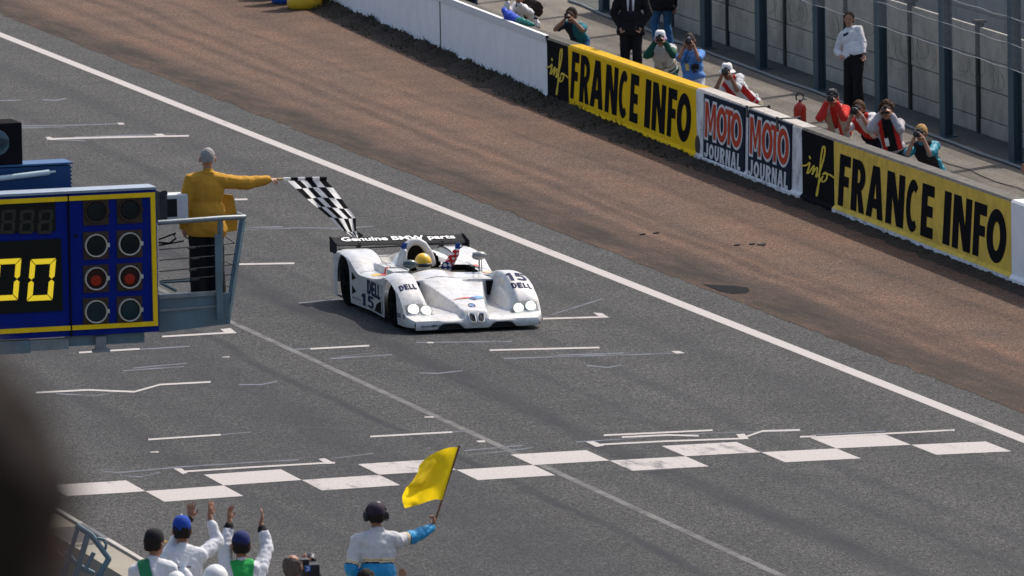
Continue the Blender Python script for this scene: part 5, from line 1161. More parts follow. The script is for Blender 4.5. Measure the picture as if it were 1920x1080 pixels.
# bucket hat, red vest
H, P = wp(1363, 134, .78), wp(1416, 206, 1.32); f_, r_v = fr(YP)
g = shooter('photographer in a white bucket hat and red vest leaning on the wall', (1363, 134, .78), (1416, 206, 1.32), 'black camera with a wide lens held by the photographer in the bucket hat', ll=.10, lr=.05, low=1.2, skin=SKIN2)
top(g, 'shirt', [TEE], o=.028, sleeve=.8, wr=.012); vest(g, [RED, TEE], paint=open_front(0, 1, .05)); trousers(g, KHAKI); shoes(g, BLKSHOE); hair(g, DARKHAIR); bucket_hat(g, cm('bucket_cotton', (.72, .68, .68)))
b = MB(); b.tube([g.P+g.s*.1+g.tr*(.205*math.cos(a))+g.tf*(.155*math.sin(a)) for a in np.linspace(0, 2*math.pi, 24)], .008, 5); b.build('vest_stripe', TEE, g.root)
# black cap, red sleeves, beige vest
g = shooter('photographer in a dark cap with red sleeves and a beige vest', (1561, 184, .85), (1580, 262, 1.15), 'black camera held by the photographer with red sleeves', ll=.10, lr=.042, low=.95)
top(g, 'jumper', [RED], o=.032); vest(g, [BEIGE, RED], o=.046, paint=open_front(0, 1, .055)); trousers(g, KHAKI); shoes(g, BLKSHOE); hair(g, GREYHAIR, fringe=.4); cap_hat(g, cm('black_cap2', (.015, .016, .022)), brim=.06, back=True); hang_pass(g, .02, .42, .18, h=.12)
# brown hair
g = shooter('brown haired photographer in a red vest over white leaning low on the wall', (1610, 206, .74), (1652, 262, 1.3), 'camera with a long black lens held by the brown haired photographer', ll=.15, lr=.055, low=1.0, skin=SKIN, yaw=R_(238))
top(g, 'shirt', [TEE], o=.028, sleeve=.6); vest(g, [RED, TEE], paint=open_front(0, 1, .04)); trousers(g, NAVY); shoes(g, BLKSHOE); hair(g, BROWNHAIR, vol=.02, low=.11, fringe=.25, wr=.01)
b = MB(); b.tube([g.P+g.s*.08+g.tr*(.215*math.cos(a))+g.tf*(.16*math.sin(a)) for a in np.linspace(0, 2*math.pi, 24)], .028, 6); b.build('waist_bag', BLACKC, g.root)
b = MB(); d_ = (g.wr[1]-g.el[1]).normalized(); b.lathe(g.wr[1]-d_*.04, d_, [(0, .036), (.03, .034)], 12); b.build('watch', CAMSILV, g.root)
# curly hair, grey sleeves
g = shooter('curly haired photographer in a red vest with grey sleeves looking over a small camera', (1662, 207, 1.0), (1676, 280, 1.15), 'small black camera held by the curly haired photographer', ll=.04, lr=.03, low=.75, side=.10, yaw=R_(246))
top(g, 'sweatshirt', [GREYS], o=.038, wr=.013); vest(g, [RED, BLACKC], o=.058, paint=open_front(0, 1, .085)); trousers(g, BLACKC); shoes(g, BLKSHOE); hair(g, BROWNHAIR, vol=.032, low=.08, fringe=.3, wr=.022, wf=38); hang_pass(g, .06, .4, .19, h=.14)
# blond
g = shooter('blond photographer with sunglasses in a teal shirt and dark vest at the right yellow panel', (1727, 250, .78), (1751, 322, 1.1), 'big black camera held upright by the blond photographer', ll=.11, lr=.045, low=1.1, yaw=R_(236))
top(g, 'shirt', [cm('sea_blue_cotton', (.03, .22, .30), rough=.5)], o=.03, sleeve=.85, wr=.012); vest(g, [cm('charcoal_vest', (.02, .02, .026))], o=.042); trousers(g, NAVY); shoes(g, BLKSHOE); hair(g, BLOND, vol=.012, low=.055, fringe=.7, wr=.006); glasses(g, SUNG)
# standing by the fence
H, P = wp(1592, 36, 4.1), wp(1601, 108, 4.1); f_, r_v = fr(R_(225))
g = figure('dark haired person in a white sweatshirt and black trousers standing by the fence', H, P, R_(228), PG, hands=[P+r_v*.23+f_*.06+UP*.04, P-r_v*.23+f_*.06+UP*.04], elbows=[r_v*.7-f_*.7, -r_v*.7-f_*.7], head_yaw=R_(240), shw=.185)
top(g, 'sweatshirt', [WHITE, NAVY], o=.024, loose=.01, skirt=.02, sl_o=.022, wr=.012, paint=lambda t, a, ta, x, y, c: 1 if (a is None and y > 0 and .70 < t < .8 and -.02 < x < .10) else 0); trousers(g, BLACKC, o=.032, flare=.03); shoes(g, BLKSHOE); hair(g, DARKHAIR, fringe=.35)
# hand at the right edge
H, P = wp(1952, 285, .95), wp(1962, 356, 1.2)
g = figure('person cut by the right edge with only a raised hand in view', H, P, R_(240), PG, hands=[wp(1921, 323, .7), wp(1975, 330, .6)], elbows=[Vector((-.3, -.3, -1)), Vector((.5, -.5, -1))], hand_dir=[(-.25, 0, 1), None], palm=[Vector((.5, -1, 0)), None], curl=[.8, .8])
top(g, 'jumper', [cm('orange_red_cloth', (.5, .07, .03))], o=.03, sleeve=1.6); trousers(g, NAVY); shoes(g, BLKSHOE); hair(g, DARKHAIR)
# dark coat hung over the rear wall at the top right
b = MB(); q = flat(1872, 18, 1.6); b.ell((pwall_u(q.y)+2.88, q.y, 2.9), (.12, .35, .5), None, 12, 8); b.ell((pwall_u(q.y)+2.86, q.y+.55, 3.2), (.1, .3, .35), None, 12, 8)
o = shrink(b, 'hanging_coat', [cm('dark_green_coat', (.012, .05, .045))], .03, None, smooth=3, wrinkle=.03); tag(o, 'dark green coat hanging over the rear wall at the upper right corner', 'coat')
# fire extinguisher behind the wall
q = flat(1500, 233, 0); ex = empty('fire_extinguisher', (q.x, q.y, 0)); tag(ex, 'red fire extinguisher with a large ring handle standing behind the right dark board', 'fire extinguisher')
b = MB(); b.lathe((q.x, q.y, 0), (0, 0, 1), [(0, .10), (.02, .115), (.28, .115), (.34, .10), (.38, .05), (.40, .035)], 18); b.build('cylinder', M('extinguisher_red', (.48, .03, .015), .35, var=.1, coat=.3), ex, smooth=True)
b = MB(); b.lathe((q.x, q.y, .40), (0, 0, 1), [(0, .02), (.04, .02)], 10); b.tube([Vector((q.x, q.y, .49))+Vector((.92, -.38, 0))*(.065*math.cos(a))+UP*(.075*math.sin(a)) for a in np.linspace(-1.4, 4.0, 22)], .014, 6); b.build('ring_handle', CAMBODY, ex, smooth=True)
b = MB(); b.tube([(q.x, q.y, .42), (q.x+.09, q.y-.04, .46), (q.x+.12, q.y-.05, .44)], .014, 6); b.build('valve_lever', m_galv, ex)
# ------------------------------------------------------------------ the white racing car
q = ground(737, 613); CAR = Vector((q.x+1.0, q.y-1.0, .045))
car = empty('racing_car', CAR); tag(car, 'white open cockpit racing car number 15 with lit headlights crossing towards the start line', 'racing car')
CYAW, CROLL, CWID = math.tan(R_(.9)), .022, 1.03       # it runs a little off the track's line and leans on its springs
def cw3(x, y, z): return (CAR.x+x*CWID+(y-1)*CYAW, CAR.y+y-x*CYAW, CAR.z+z-CROLL*x*min(1, max(0, z*4)))
def S_(a, b_, t): t = np.clip((t-a)/(b_-a), 0, 1); return t*t*(3-2*t)
def crv(pts, t): 
    xs = [p[0] for p in pts]; ys = [p[1] for p in pts]; tt = np.asarray(t, float)
    # smooth interpolation
    i = np.clip(np.searchsorted(xs, tt)-1, 0, len(xs)-2); xs = np.array(xs, float); ys = np.array(ys, float)
    m_ = np.gradient(ys, xs); h = xs[i+1]-xs[i]; u = np.clip((tt-xs[i])/h, 0, 1)
    return (2*u**3-3*u**2+1)*ys[i]+(u**3-2*u**2+u)*h*m_[i]+(-2*u**3+3*u**2)*ys[i+1]+(u**3-u**2)*h*m_[i+1]
def smax(a, b_, k=.03): 
    h = np.clip(.5+.5*(a-b_)/k, 0, 1); return b_*(1-h)+a*h+k*h*(1-h)
YL = 4.58
def planw(y): return 1.0-.11*np.clip(1-y/.34, 0, 1)**2.6-.04*S_(4.3, 4.6, y)-.035*np.exp(-((y-2.3)/.6)**2)
def Hcar(x, y):
    x = np.asarray(x, float); y = np.asarray(y, float); ax = np.abs(x)
    base = crv([(0, .17), (.12, .215), (.4, .245), (.9, .28), (1.3, .31), (4.6, .3)], y)
    # front fender: broad rounded hump with a steep inner wall
    zf_ = crv([(0, .17), (.13, .20), (.22, .29), (.36, .44), (.65, .61), (1.0, .725), (1.3, .735), (1.65, .67), (2.1, .60), (5, .60)], y)
    inn = crv([(0, .58), (.3, .55), (.8, .53), (1.3, .50), (5, .5)], y)
    mf = S_(inn-.02, inn+.16, ax); rnd_ = 1-.10*np.clip((ax-.80)/.2, 0, 1)**2.5-.05*np.clip((.72-ax)/.22, 0, 1)**2
    fend = base+(zf_*rnd_-base)*mf
    # nose: flat topped wedge with sharp flanks, widening rearwards
    zn = crv([(0, .20), (.05, .27), (.25, .345), (.7, .455), (1.2, .555), (1.6, .62), (2.0, .66), (5, .62)], y)
    hw = crv([(0, .17), (.3, .21), (.8, .32), (1.3, .44), (1.8, .58), (5, .6)], y)
    mn = 1-S_(hw-.015, hw+.055, ax); nose = base+(zn-.012*(ax/np.maximum(hw, .1))**2-base)*mn
    # scuttle bulge in front of the driver
    bul = .06*np.exp(-(((x+.17)/.24)**2)**1.3)*S_(.75, 1.55, y)*(1-S_(1.86, 1.98, y))
    z = smax(fend, nose+bul*mn, .02)
    # deck behind the front wheels (side pods), from the duct mouths back
    deck = .600+.02*S_(.9, .3, ax)-.05*np.clip((ax-.86)/.14, 0, 1)**2
    deck = deck-.03*np.exp(-((y-2.6)/.5)**2)*S_(.5, .8, ax)
    z = smax(z, np.where(y > 1.30, base+(deck-base)*S_(1.30, 1.36, y), 0), .015)
    # rear fenders
    zr = crv([(0, 0), (2.85, .55), (3.1, .62), (3.4, .735), (3.8, .795), (4.2, .78), (4.58, .70)], y)
    mr_ = S_(.46, .56, ax); rear = .5+(zr*(1-.06*np.clip((ax-.85)/.15, 0, 1)**2)-.5)*mr_
    z = smax(z, np.where(y > 2.85, rear, 0), .015)
    # head fairing and engine cover
    ze = crv([(2.6, .60), (2.72, .80), (2.95, .865), (3.3, .85), (3.9, .75), (4.58, .62)], y)
    we = crv([(2.6, .50), (3.0, .49), (3.6, .38), (4.58, .22)], y); xe = np.abs(x+.03)
    me_ = np.clip(1-(xe/we)**2.6, 0, 1)**.5
    z = np.where(y > 2.62, smax(z, .5+(ze-.5)*me_, .02), z)
    # duct in the deck between fairing and rear fender is left lower
    # cockpit opening
    ck = ((np.abs(x+.17)/.33)**4+(np.abs(y-2.38)/.46)**4 < 1) | ((np.abs(x-.34)/.21)**6+(np.abs(y-2.25)/.34)**6 < 1)
    z = np.where(ck, np.where(x > .15, .43, .33), z)
    return z
paint = M('racing_white', (.54, .535, .525), .33, var=.05, vs=5, coat=.55, dirt=(.22, .19, .155), dirt_amt=.5, dirt_s=9)
m_dark = M('cockpit_dark', (.010, .009, .008), .9, spec=.05, var=.2); m_black = M('well_black', (.004, .004, .004), .95, spec=.02, var=0); m_carb = M('carbon_black', (.014, .014, .016), .4, var=.1)
NX, NY = 124, 250
ss_ = np.sin(np.linspace(-1, 1, NX+1)*math.pi/2*.82)/math.sin(math.pi/2*.82); ys_ = np.concatenate([np.linspace(0, .5, 60)[:-1], np.linspace(.5, YL, NY-58)])
Yg, Sg = np.meshgrid(ys_, ss_, indexing='ij'); Xg = Sg*planw(Yg); Zg = Hcar(Xg, Yg)
b = MB(); nyy = len(ys_)
vs_ = [cw3(Xg[i, j], Yg[i, j], Zg[i, j]) for i in range(nyy) for j in range(NX+1)]
fs_, mi_ = [], []
for i in range(nyy-1):
    for j in range(NX):
        zz_ = (Zg[i, j], Zg[i+1, j], Zg[i, j+1], Zg[i+1, j+1]); xm, ym = (Xg[i, j]+Xg[i+1, j+1])/2, (Yg[i, j]+Yg[i+1, j+1])/2
        inside = min(zz_) < .47 and 1.85 < ym < 2.9 and abs(xm) < .6
        fs_.append((i*(NX+1)+j, i*(NX+1)+j+1, (i+1)*(NX+1)+j+1, (i+1)*(NX+1)+j)); mi_.append(1 if inside else 0)
b.add(vs_, fs_); b.mi = mi_[:]
# flanks, cut by the wheel arches
AX = [(.98, .385, .32), (3.77, .40, .34)]
def zbot(y):
    z = .085
    for yc, r, zc in AX:
        if abs(y-yc) < r: z = max(z, zc+math.sqrt(r*r-(y-yc)**2))
    return z
for j, sgn in ((0, -1), (NX, 1)):
    ncol = 6; pts = []
    for i in range(nyy):
        zt, zb0 = Zg[i, j], min(zbot(ys_[i]), Zg[i, j]-.02)
        pts.append([cw3(Xg[i, j]+sgn*(.012*math.sin(math.pi*k/ncol)), ys_[i], zt+(zb0-zt)*k/ncol) for k in range(ncol+1)])
    vs_ = [p for r in pts for p in r]; m_ = ncol+1
    b.cur = 0; b.add(vs_, [(i*m_+k, i*m_+k+1, (i+1)*m_+k+1, (i+1)*m_+k) for i in range(nyy-1) for k in range(ncol)])
# front face with two dark scoops under the bumper
pts = []
for j in range(NX+1):
    x = Xg[0, j]; ax = abs(x); lift = .075*math.exp(-((ax-.38)/.17)**6); zt, zb0 = Zg[0, j], .055+lift
    pts.append([cw3(x, -.028*math.sin(math.pi*k/4*.8), zt+(zb0-zt)*k/4) for k in range(5)])
vs_ = [p for r in pts for p in r]; b.add(vs_, [(i*5+k, i*5+k+1, (i+1)*5+k+1, (i+1)*5+k) for i in range(NX) for k in range(4)])
# tail
pts = [[cw3(Xg[-1, j], YL, Zg[-1, j]+( .25-Zg[-1, j])*k) for k in (0, 1)] for j in range(NX+1)]
b.add([p for r in pts for p in r], [(i*2, i*2+1, i*2+3, i*2+2) for i in range(NX)])
b.build('body', [paint, m_dark], car, smooth=True)
def cpart(name, f, mat, parent=None, smooth=True):
    bb = MB(); f(bb); return bb.build(name, mat, parent or car, smooth)
V_ = lambda x, y, z: Vector(cw3(x, y, z))
cpart('floor', lambda B: (B.box(V_(0, 2.28, .085), (1.86, 4.5, .03)), B.box(V_(0, .3, .13), (1.5, .5, .05))), m_carb, smooth=False)
cpart('splitter', lambda B: B.bevbox(V_(0, .24, .052), (1.74, .46, .022), .008), m_carb, smooth=False)
for s in (1, -1):
    for yc, r_, zc_ in ((.98, .365, .315), (3.77, .38, .34)): cpart('wheel_well', lambda B: B.lathe(V_(s*.74, yc, zc_), (s, 0, 0), [(0, r_-.05), (.195, r_-.005)], 28), m_black)
tyre_m = M('racing_tyre', (.006, .006, .006), .95, spec=.03, var=.15); rim_m = M('dark_rim', (.008, .008, .008), .9, .0, spec=.05, var=.1)
for s in (1, -1):
    for yc, r, wd in ((.98, .325, .32), (3.77, .345, .36)):
        B = MB(); xo = s*(.965 if yc < 2 else .975); B.lathe(V_(xo, yc, r-.02), (-s, 0, 0), [(0, r*.62), (.0, r*.9), (.03, r), (wd-.03, r), (wd, r*.9)], 32)
        wh = B.build('wheel', tyre_m, car, smooth=True); wh.name = 'wheel'
        B = MB(); 
        for k in range(10):
            a = 2*math.pi*k/10; B.tube([V_(xo+s*.004, yc, r-.02), V_(xo+s*.004, yc+r*.6*math.cos(a), r-.02+r*.6*math.sin(a))], .012, 5)
        B.lathe(V_(xo+s*.002, yc, r-.02), (s, 0, 0), [(0, .05), (.015, .04)], 12); B.build('rim', rim_m, wh)
# surfaces laid on the body
def decal(name, V, Fs, fn, mat, lift=.005, parent=None):
    B = MB(); P_ = [fn(x, y) for x, y in V]; zz_ = Hcar(np.array([p[0] for p in P_]), np.array([p[1] for p in P_])); 
    B.add([cw3(p[0], p[1], float(z)+lift) for p, z in zip(P_, zz_)], Fs); return B.build(name, mat, parent or car)
navy = M('navy_print', (.012, .017, .06), .7, spec=.1, var=.1)
def word(chars, gap=.12, sub=1, widths=None):
    V, Fs = [], []; x = 0
    for c in chars:
        w_ = (widths or {}).get(c, 1.0); v, f = polys_to_mesh(GLY[c], 0, sub); k = len(V); V += [(x+a*w_, y) for a, y in v]; Fs += [tuple(i+k for i in t_) for t_ in f]; x += w_+gap
    x -= gap; return [(a/x, y) for a, y in V], Fs
D_ = word('DELL', .16, 2, {'L': .75}); F15 = word('15', .14, 2, {'1': .62})
decal('lettering', *D_, lambda x, y: (-.955+.245*x, .57+.13*y), navy, .006)
decal('lettering', *D_, lambda x, y: (.675+.29*x, .53+.13*y), navy, .006)
decal('race_number', *F15, lambda x, y: (.675+.28*x, .72+.26*y), navy, .006)
def quad(n=6): 
    V = [(i/n, j/n) for i in range(n+1) for j in range(n+1)]; return V, [(i*(n+1)+j, i*(n+1)+j+1, (i+1)*(n+1)+j+1, (i+1)*(n+1)+j) for i in range(n) for j in range(n)]
fl_k, fl_r, fl_g = M('flag_stripe_black', (.02, .02, .02), .5), M('flag_stripe_red', (.55, .03, .03), .5), M('flag_stripe_gold', (.75, .42, .04), .5)
for k, m in enumerate((fl_g, fl_r, fl_k)):
    decal('flag_decal', *quad(), lambda x, y, k=k: (-.90+.12*k+.118*x+.02*y, 2.35-.05*k+.26*y), m, .006)
for k, m in enumerate((fl_k, fl_r, fl_g)):
    decal('flag_decal', *quad(), lambda x, y, k=k: (.53+.115*k+.113*x-.05*y, 2.25-.02*k+.30*y), m, .006)
# shut lines between the panels
seam = M('shut_line', (.035, .033, .03), .8, var=0)
def seam_line(pts, w_=.007):
    for (xa, ya), (xb, yb) in zip(pts[:-1], pts[1:]):
        n_ = max(2, int(math.hypot(xb-xa, yb-ya)/.03)); l_ = math.hypot(xb-xa, yb-ya); nx_, ny_ = -(yb-ya)/l_*w_, (xb-xa)/l_*w_
        V = []
        for k in range(n_+1):
            x, y = xa+(xb-xa)*k/n_, ya+(yb-ya)*k/n_; V += [(x-nx_, y-ny_), (x+nx_, y+ny_)]
        decal('shut_line', V, [(2*k, 2*k+1, 2*k+3, 2*k+2) for k in range(n_)], lambda x, y: (x, y), seam, .0045)
for s in (-1, 1):
    seam_line([(s*.62, 1.50), (s*.97, 1.50)]); seam_line([(s*.50, 2.92), (s*.96, 2.92)]); seam_line([(s*.60, 1.55), (s*.60, 2.9)], .005); seam_line([(s*.55, 3.0), (s*.55, 4.4)], .005)
seam_line([(-.40, 1.42), (.40, 1.42)])
# striped arrow on the nose
for pts, c in (([(-.24, .50), (-.02, .59), (.08, .57), (.0, .53), (-.1, .525)], (.50, .10, .08)), ([(.02, .53), (.10, .45), (.16, .535), (.10, .60)], (.035, .045, .16)), ([(.10, .59), (.17, .645), (.34, .58), (.15, .53)], (.12, .30, .50)), ([(.15, .53), (.34, .58), (.12, .49)], (.12, .08, .25))):
    V, Fs = polys_to_mesh([pts], 0, 1); decal('nose_stripe', V, Fs, lambda x, y: (x, y), M('stripe_%d' % int(c[0]*1000), c, .4), .008)
# roundel and kidney grille at the nose's tip
ring = [(.05*math.cos(a), .255+.075*math.sin(a)) for a in np.linspace(0, 2*math.pi, 25)[:-1]]; ring2 = [(.037*math.cos(a), .255+.055*math.sin(a)) for a in np.linspace(0, 2*math.pi, 25)[:-1]]
V, Fs = polys_to_mesh([ring, ring2]); decal('roundel', V, Fs, lambda x, y: (x, y), navy, .007)
for qd in (0, 2):
    sec = [(0, .255)]+[(.036*math.cos(a), .255+.054*math.sin(a)) for a in np.linspace(math.pi/2*qd, math.pi/2*(qd+1), 8)]; V, Fs = polys_to_mesh([sec]); decal('roundel', V, Fs, lambda x, y: (x, y), M('roundel_blue', (.08, .2, .5), .4), .007)
for s in (-1, 1):
    cx = .062*s+.0; n = 18
    def kid(k, off): return [V_(cx+k*(.052*np.sign(math.cos(a))*abs(math.cos(a))**.6)+.012*s*math.sin(a), -.012+off+.02*math.sin(a)-.0+.035*(1+math.sin(a)), .205+k*.072*np.sign(math.sin(a))*abs(math.sin(a))**.6) for a in np.linspace(0, 2*math.pi, n+1)[:-1]]
    B = MB(); o1, o2 = kid(1.0, -.035), kid(.76, -.04); o3 = kid(1.0, .03)
    B.add(o1+o2, [(i, (i+1) % n, n+(i+1) % n, n+i) for i in range(n)]); B.add(o1+o3, [(i, (i+1) % n, n+(i+1) % n, n+i) for i in range(n)]); k_ = B.build('kidney_grille', M('grille_rim', (.78, .77, .74), .25, .2, var=0), car, smooth=True)
    B = MB(); B.add(kid(.78, -.028), [tuple(range(n))]); B.build('grille_inner', m_carb, k_)
    for t_ in (-.5, 0, .5): B = MB(); B.tube([V_(cx+t_*.07+.008*s, -.04+.085, .205+.05), V_(cx+t_*.07-.008*s, -.05, .205-.05)], .004, 4); B.build('grille_bar', rim_m, k_)
# headlights
lamp_w = M('headlamp_warm', (.3, .3, .25), .2, emit=(1, .97, .80), es=1.3, var=0); lamp_g = M('headlamp_green', (.2, .26, .2), .2, emit=(.90, 1.0, .86), es=.9, var=0); lamp_c = M('lamp_bay', (.25, .26, .25), .3, var=.1)
for s in (-1, 1):
    for k, xx in enumerate((.855, .675)):
        y0 = .235 if k else .25; z0 = float(Hcar(s*xx, y0)); B = MB(); nrm = Vector((s*.06, -.86, .5)).normalized(); c = V_(s*xx, y0-.005, z0-.004)
        B.lathe(c-nrm*.03, nrm, [(0, .095), (.034, .093)], 20); hl = B.build('headlight', lamp_c, car, smooth=True)
        B = MB(); B.lathe(c, nrm, [(0, .082), (.012, .080), (.026, .055), (.031, .01)], 20); B.build('lens', lamp_w if (s < 0 and k == 0) else lamp_g, hl, smooth=True)
for s in (-1, 1):
    V, Fs = quad(8); decal('lamp_surround', V, Fs, lambda x, y, s=s: (s*(.56+.40*x), .20+.11*y), M('lamp_surround_grey', (.24, .24, .23), .5, var=.2), .004)
# ducts beside the nose
for s in (-1, 1):
    B = MB(); x0, x1 = .50, .62; A = [V_(s*x0, 1.27, .38), V_(s*x1, 1.27, .38), V_(s*x1, 1.30, .585), V_(s*(x0-.01), 1.30, .585)]; Bk = [p+Vector((0, .08, 0)) for p in A]
    B.add(A+Bk, [(0, 1, 2, 3), (0, 4, 5, 1), (1, 5, 6, 2), (2, 6, 7, 3), (3, 7, 4, 0)]); B.build('air_duct', m_dark, car)
# intake pod on the right-hand deck, mirrors, aerials
B = MB(); c = V_(-.70, 1.78, .665); B.bevbox(c, (.25, .40, .14), .045); ip = B.build('intake_pod', paint, car, smooth=True)
B = MB(); n = 18; vs_ = [c+Vector((.088*np.sign(math.cos(a))*abs(math.cos(a))**.7, -.2035, .042*np.sign(math.sin(a))*abs(math.sin(a))**.8+.005)) for a in np.linspace(0, 2*math.pi, n+1)[:-1]]; B.add(vs_, [tuple(range(n))]); B.build('intake_mouth', m_dark, ip)
mir = M('mirror_grey', (.22, .22, .21), .25, .2, var=.05, coat=.4)
def mirror(x, y, z, mat):
    B = MB(); B.ell(V_(x, y, z), (.115, .075, .065), None, 16, 10); B.tube([V_(x, y+.01, z-.05), V_(x, y+.03, .6)], .012, 6); o = B.build('mirror', mat, car, smooth=True)
    B = MB(); B.box(V_(x, y+.068, z), (.17, .01, .09)); B.build('mirror_glass', LENS, o)
mirror(.56, 1.95, .88, mir); mirror(-.47, 1.93, .785, M('mirror_teal', (.03, .06, .065), .2, var=.1, coat=.5))
cpart('aerial', lambda B: B.tube([V_(.60, 1.98, .6), V_(.60, 1.98, .86)], .007, 5), m_carb); cpart('aerial', lambda B: B.tube([V_(.5, 2.05, .6), V_(.5, 2.05, .72)], .02, 5), m_carb)
# roll hoop with a faired back
def hoop(B):
    pts = [V_(-.41, 2.74, .70), V_(-.37, 2.76, .84), V_(-.29, 2.78, .97), V_(-.22, 2.80, 1.015), V_(-.12, 2.80, 1.015), V_(-.05, 2.78, .97), V_(.03, 2.76, .84), V_(.07, 2.74, .70)]
    for a, c in zip(pts[:-1], pts[1:]): B.cap(a, c, .058, .058, 10)
    B.cap(V_(-.17, 2.84, 1.0), V_(-.17, 3.35, .84), .055, .05, 10); B.cap(V_(-.3, 2.8, .95), V_(-.22, 3.35, .82), .05, .05); B.cap(V_(-.04, 2.8, .95), V_(-.12, 3.35, .82), .05, .05)
bb = MB(); hoop(bb); shrink(bb, 'roll_hoop', [paint], .014, car, smooth=4)
bb = MB(); bb.box(V_(-.17, 2.83, .80), (.36, .06, .34)); bb.build('headrest', m_dark, car)
cpart('cockpit_rim', lambda B: B.tube([V_(-.17+.335*np.sign(math.cos(a))*abs(math.cos(a))**.5, 2.38+.465*np.sign(math.sin(a))*abs(math.sin(a))**.5, float(Hcar(-.17+.36*np.sign(math.cos(a))*abs(math.cos(a))**.5, min(2.62, 2.38+.50*np.sign(math.sin(a))*abs(math.sin(a))**.5)))+.006) for a in np.linspace(-math.pi-.02, .02, 22)], .016, 6), M('rim_trim', (.22, .19, .13), .5, var=.2))
cpart('passenger_tray', lambda B: (B.box(V_(.34, 2.25, .47), (.36, .60, .02)), B.box(V_(.34, 2.52, .54), (.36, .03, .12)), B.box(V_(.24, 2.2, .54), (.02, .5, .12))), M('tray_bronze', (.10, .085, .065), .5, .3, var=.3), smooth=False)
# rear wing
wing_m = M('wing_dark', (.016, .017, .019), .8, spec=.1, var=.15); W_Y, W_Z, W_H, W_L = 4.28, .82, .145, .30
def wing(B):
    prof = [(0, 0), (.04, .022), (.30, .092), (.31, .082), (.20, .025), (.05, -.015)]
    n = len(prof); 
    for x in (-1.0, 1.0): pass
    vs_ = [V_(x, W_Y+a, W_Z+c) for x in (-.985, .985) for a, c in prof]; B.add(vs_, [(i, (i+1) % n, n+(i+1) % n, n+i) for i in range(n)]+[tuple(range(n)), tuple(range(2*n-1, n-1, -1))])
rw_ = cpart('rear_wing', wing, wing_m, smooth=False)
B = MB(); B.box(V_(0, W_Y+.0, W_Z-.028), (1.96, .05, .02)); B.build('wing_slot', m_carb, rw_)
for s in (-1, 1):
    B = MB(); A = [(4.22, .70), (4.60, .70), (4.62, .925), (4.5, .925), (4.22, .86)]; vs_ = [V_(s*(.985+t_), y, z) for t_ in (0, .016) for y, z in A]; n = 5
    B.add(vs_, [tuple(range(n)), tuple(range(2*n-1, n-1, -1))]+[(i, (i+1) % n, n+(i+1) % n, n+i) for i in range(n)]); B.build('endplate', wing_m, rw_)
    B = MB(); B.box(V_(s*.62, W_Y+.12, .77), (.03, .18, .17)); B.build('wing_pylon', m_carb, rw_)
V, Fs = font_tris('Genuine BMW parts', .03)
B = MB(); B.add([V_(-.86+1.70*x, W_Y+.065+.20*y, W_Z+.03+.004+(.025+.20*y)*.2692) for x, y in V], Fs); B.build('lettering', M('wing_white_print', (.74, .74, .72), .5, var=.05), rw_)
# flank print on the car's right-hand side, facing left in the picture
def side(name, V, Fs, y0, y1, z0, z1, mat, off=.022): B = MB(); B.add([V_(-float(planw(y0+(y1-y0)*x))-off, y0+(y1-y0)*x, z0+(z1-z0)*y) for x, y in V], Fs); return B.build(name, mat, car)
bx = ([(0, 0), (1, 0), (1, 1), (0, 1)], [(0, 1, 2, 3)])
panel_m = M('flank_panel', (.42, .41, .39), .5, var=.12, vs=6)
side('flank_panel', *quad(10), 3.25, 1.45, .14, .54, panel_m, .016)
side('lettering', *word('DELL', .1, 0, {'L': .75}), 2.42, 1.55, .31, .525, navy); side('race_number', *word('15', .14, 0, {'1': .6}), 2.72, 2.02, .125, .295, navy)
for z0 in (.42, .22): side('flank_vent', [(0, 0), (1, .45), (0, 1)], [(0, 1, 2)], 3.22, 3.0, z0, z0+.13, m_dark, .02)
side('flank_vent', [(0, 0), (1, 0), (1, 1), (.35, .6)], [(0, 1, 2, 3)], 1.98, 1.50, .12, .30, m_dark, .02)
V, Fs = font_tris('partner for motor sport', .01)
side('small_print', V, Fs, 3.2, 2.75, .16, .2, navy); 
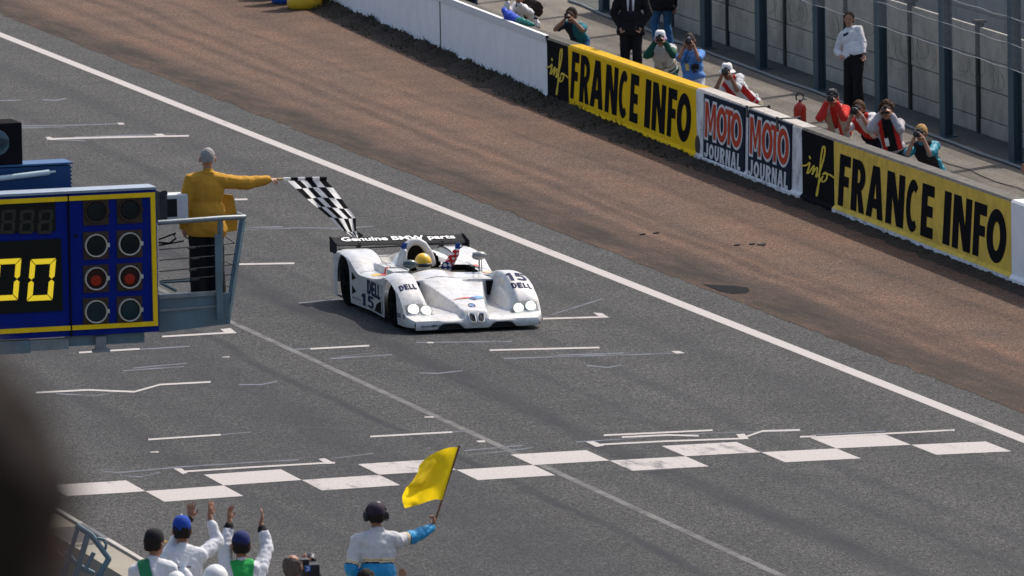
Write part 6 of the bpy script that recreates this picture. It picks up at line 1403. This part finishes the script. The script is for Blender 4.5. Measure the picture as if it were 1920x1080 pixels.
for z0 in (.115, .145): side('small_stripe', *bx, .55, .18, z0+.08, z0+.098, navy, .02)
V, Fs = font_tris('Genuine BMW parts', .015); B = MB()
B.add([V_(-.82+.34*x, -.035+0*y, .085+.042*y) for x, y in V], Fs); B.build('small_print', navy, car)
# ---- driver: arms up out of the cockpit
HV = V_(-.17, 2.36, .735); PV_ = V_(-.17, 2.46, .02)
SUIT = cm('driver_suit_white', (.62, .62, .62)); GLV = M('blue_glove', (.012, .05, .24), .7, var=.1)
g = figure('racing driver in a yellow helmet with both blue gloved fists raised above the cockpit', HV, PV_, R_(-90), None, hands=[V_(-.47, 2.25, .96), V_(.36, 2.40, .93)], elbows=[Vector((-.5, .1, -.6)), Vector((.5, .1, -.6))], feet=[V_(-.25, 1.3, .1), V_(-.1, 1.3, .1)],
           hand_dir=[(.05, .1, 1), (.1, .2, 1)], curl=[2.2, 2.2], skin=GLV, ground_z=CAR.z+.1, voxel=.010, shw=.19)
top(g, 'race_suit', [SUIT, RED, NAVYC], o=.03, sleeve=1.95, voxel=.012, wr=.012, paint=lambda t, a, ta, x, y, c: 0 if a != 1 or ta < .55 else (1 if ta > 1.15 and (math.sin(c.z*95)+math.sin(c.x*90+c.y*40)) > -.5 else 2 if ta < 1.15 and (math.sin(c.z*90)+math.sin(c.x*90)) > -.2 else 0), sl_o=.034)
b = MB(); b.ell(g.H+g.hu*.02, (.128, .148, .142), (g.hr, g.hf, g.hu), 24, 16); b.ell(g.H-g.hu*.06+g.hf*.05, (.10, .10, .085), (g.hr, g.hf, g.hu), 20, 12)
HY = M('helmet_yellow', (.78, .45, .01), .25, var=.04, coat=.6)
hl_ = shrink(b, 'helmet', [HY, HELM], .010, g.root, smooth=3, paint=lambda c: 1 if (c-g.H).dot(g.hu) < -.035 else 0)
b = MB(); b.ell(g.H-g.hu*.004+g.hf*.026, (.126, .140, .050), (g.hr, g.hf, g.hu), 24, 12); b.build('visor', M('visor_dark', (.02, .026, .04), .1, var=.05, coat=.6), hl_, smooth='all')
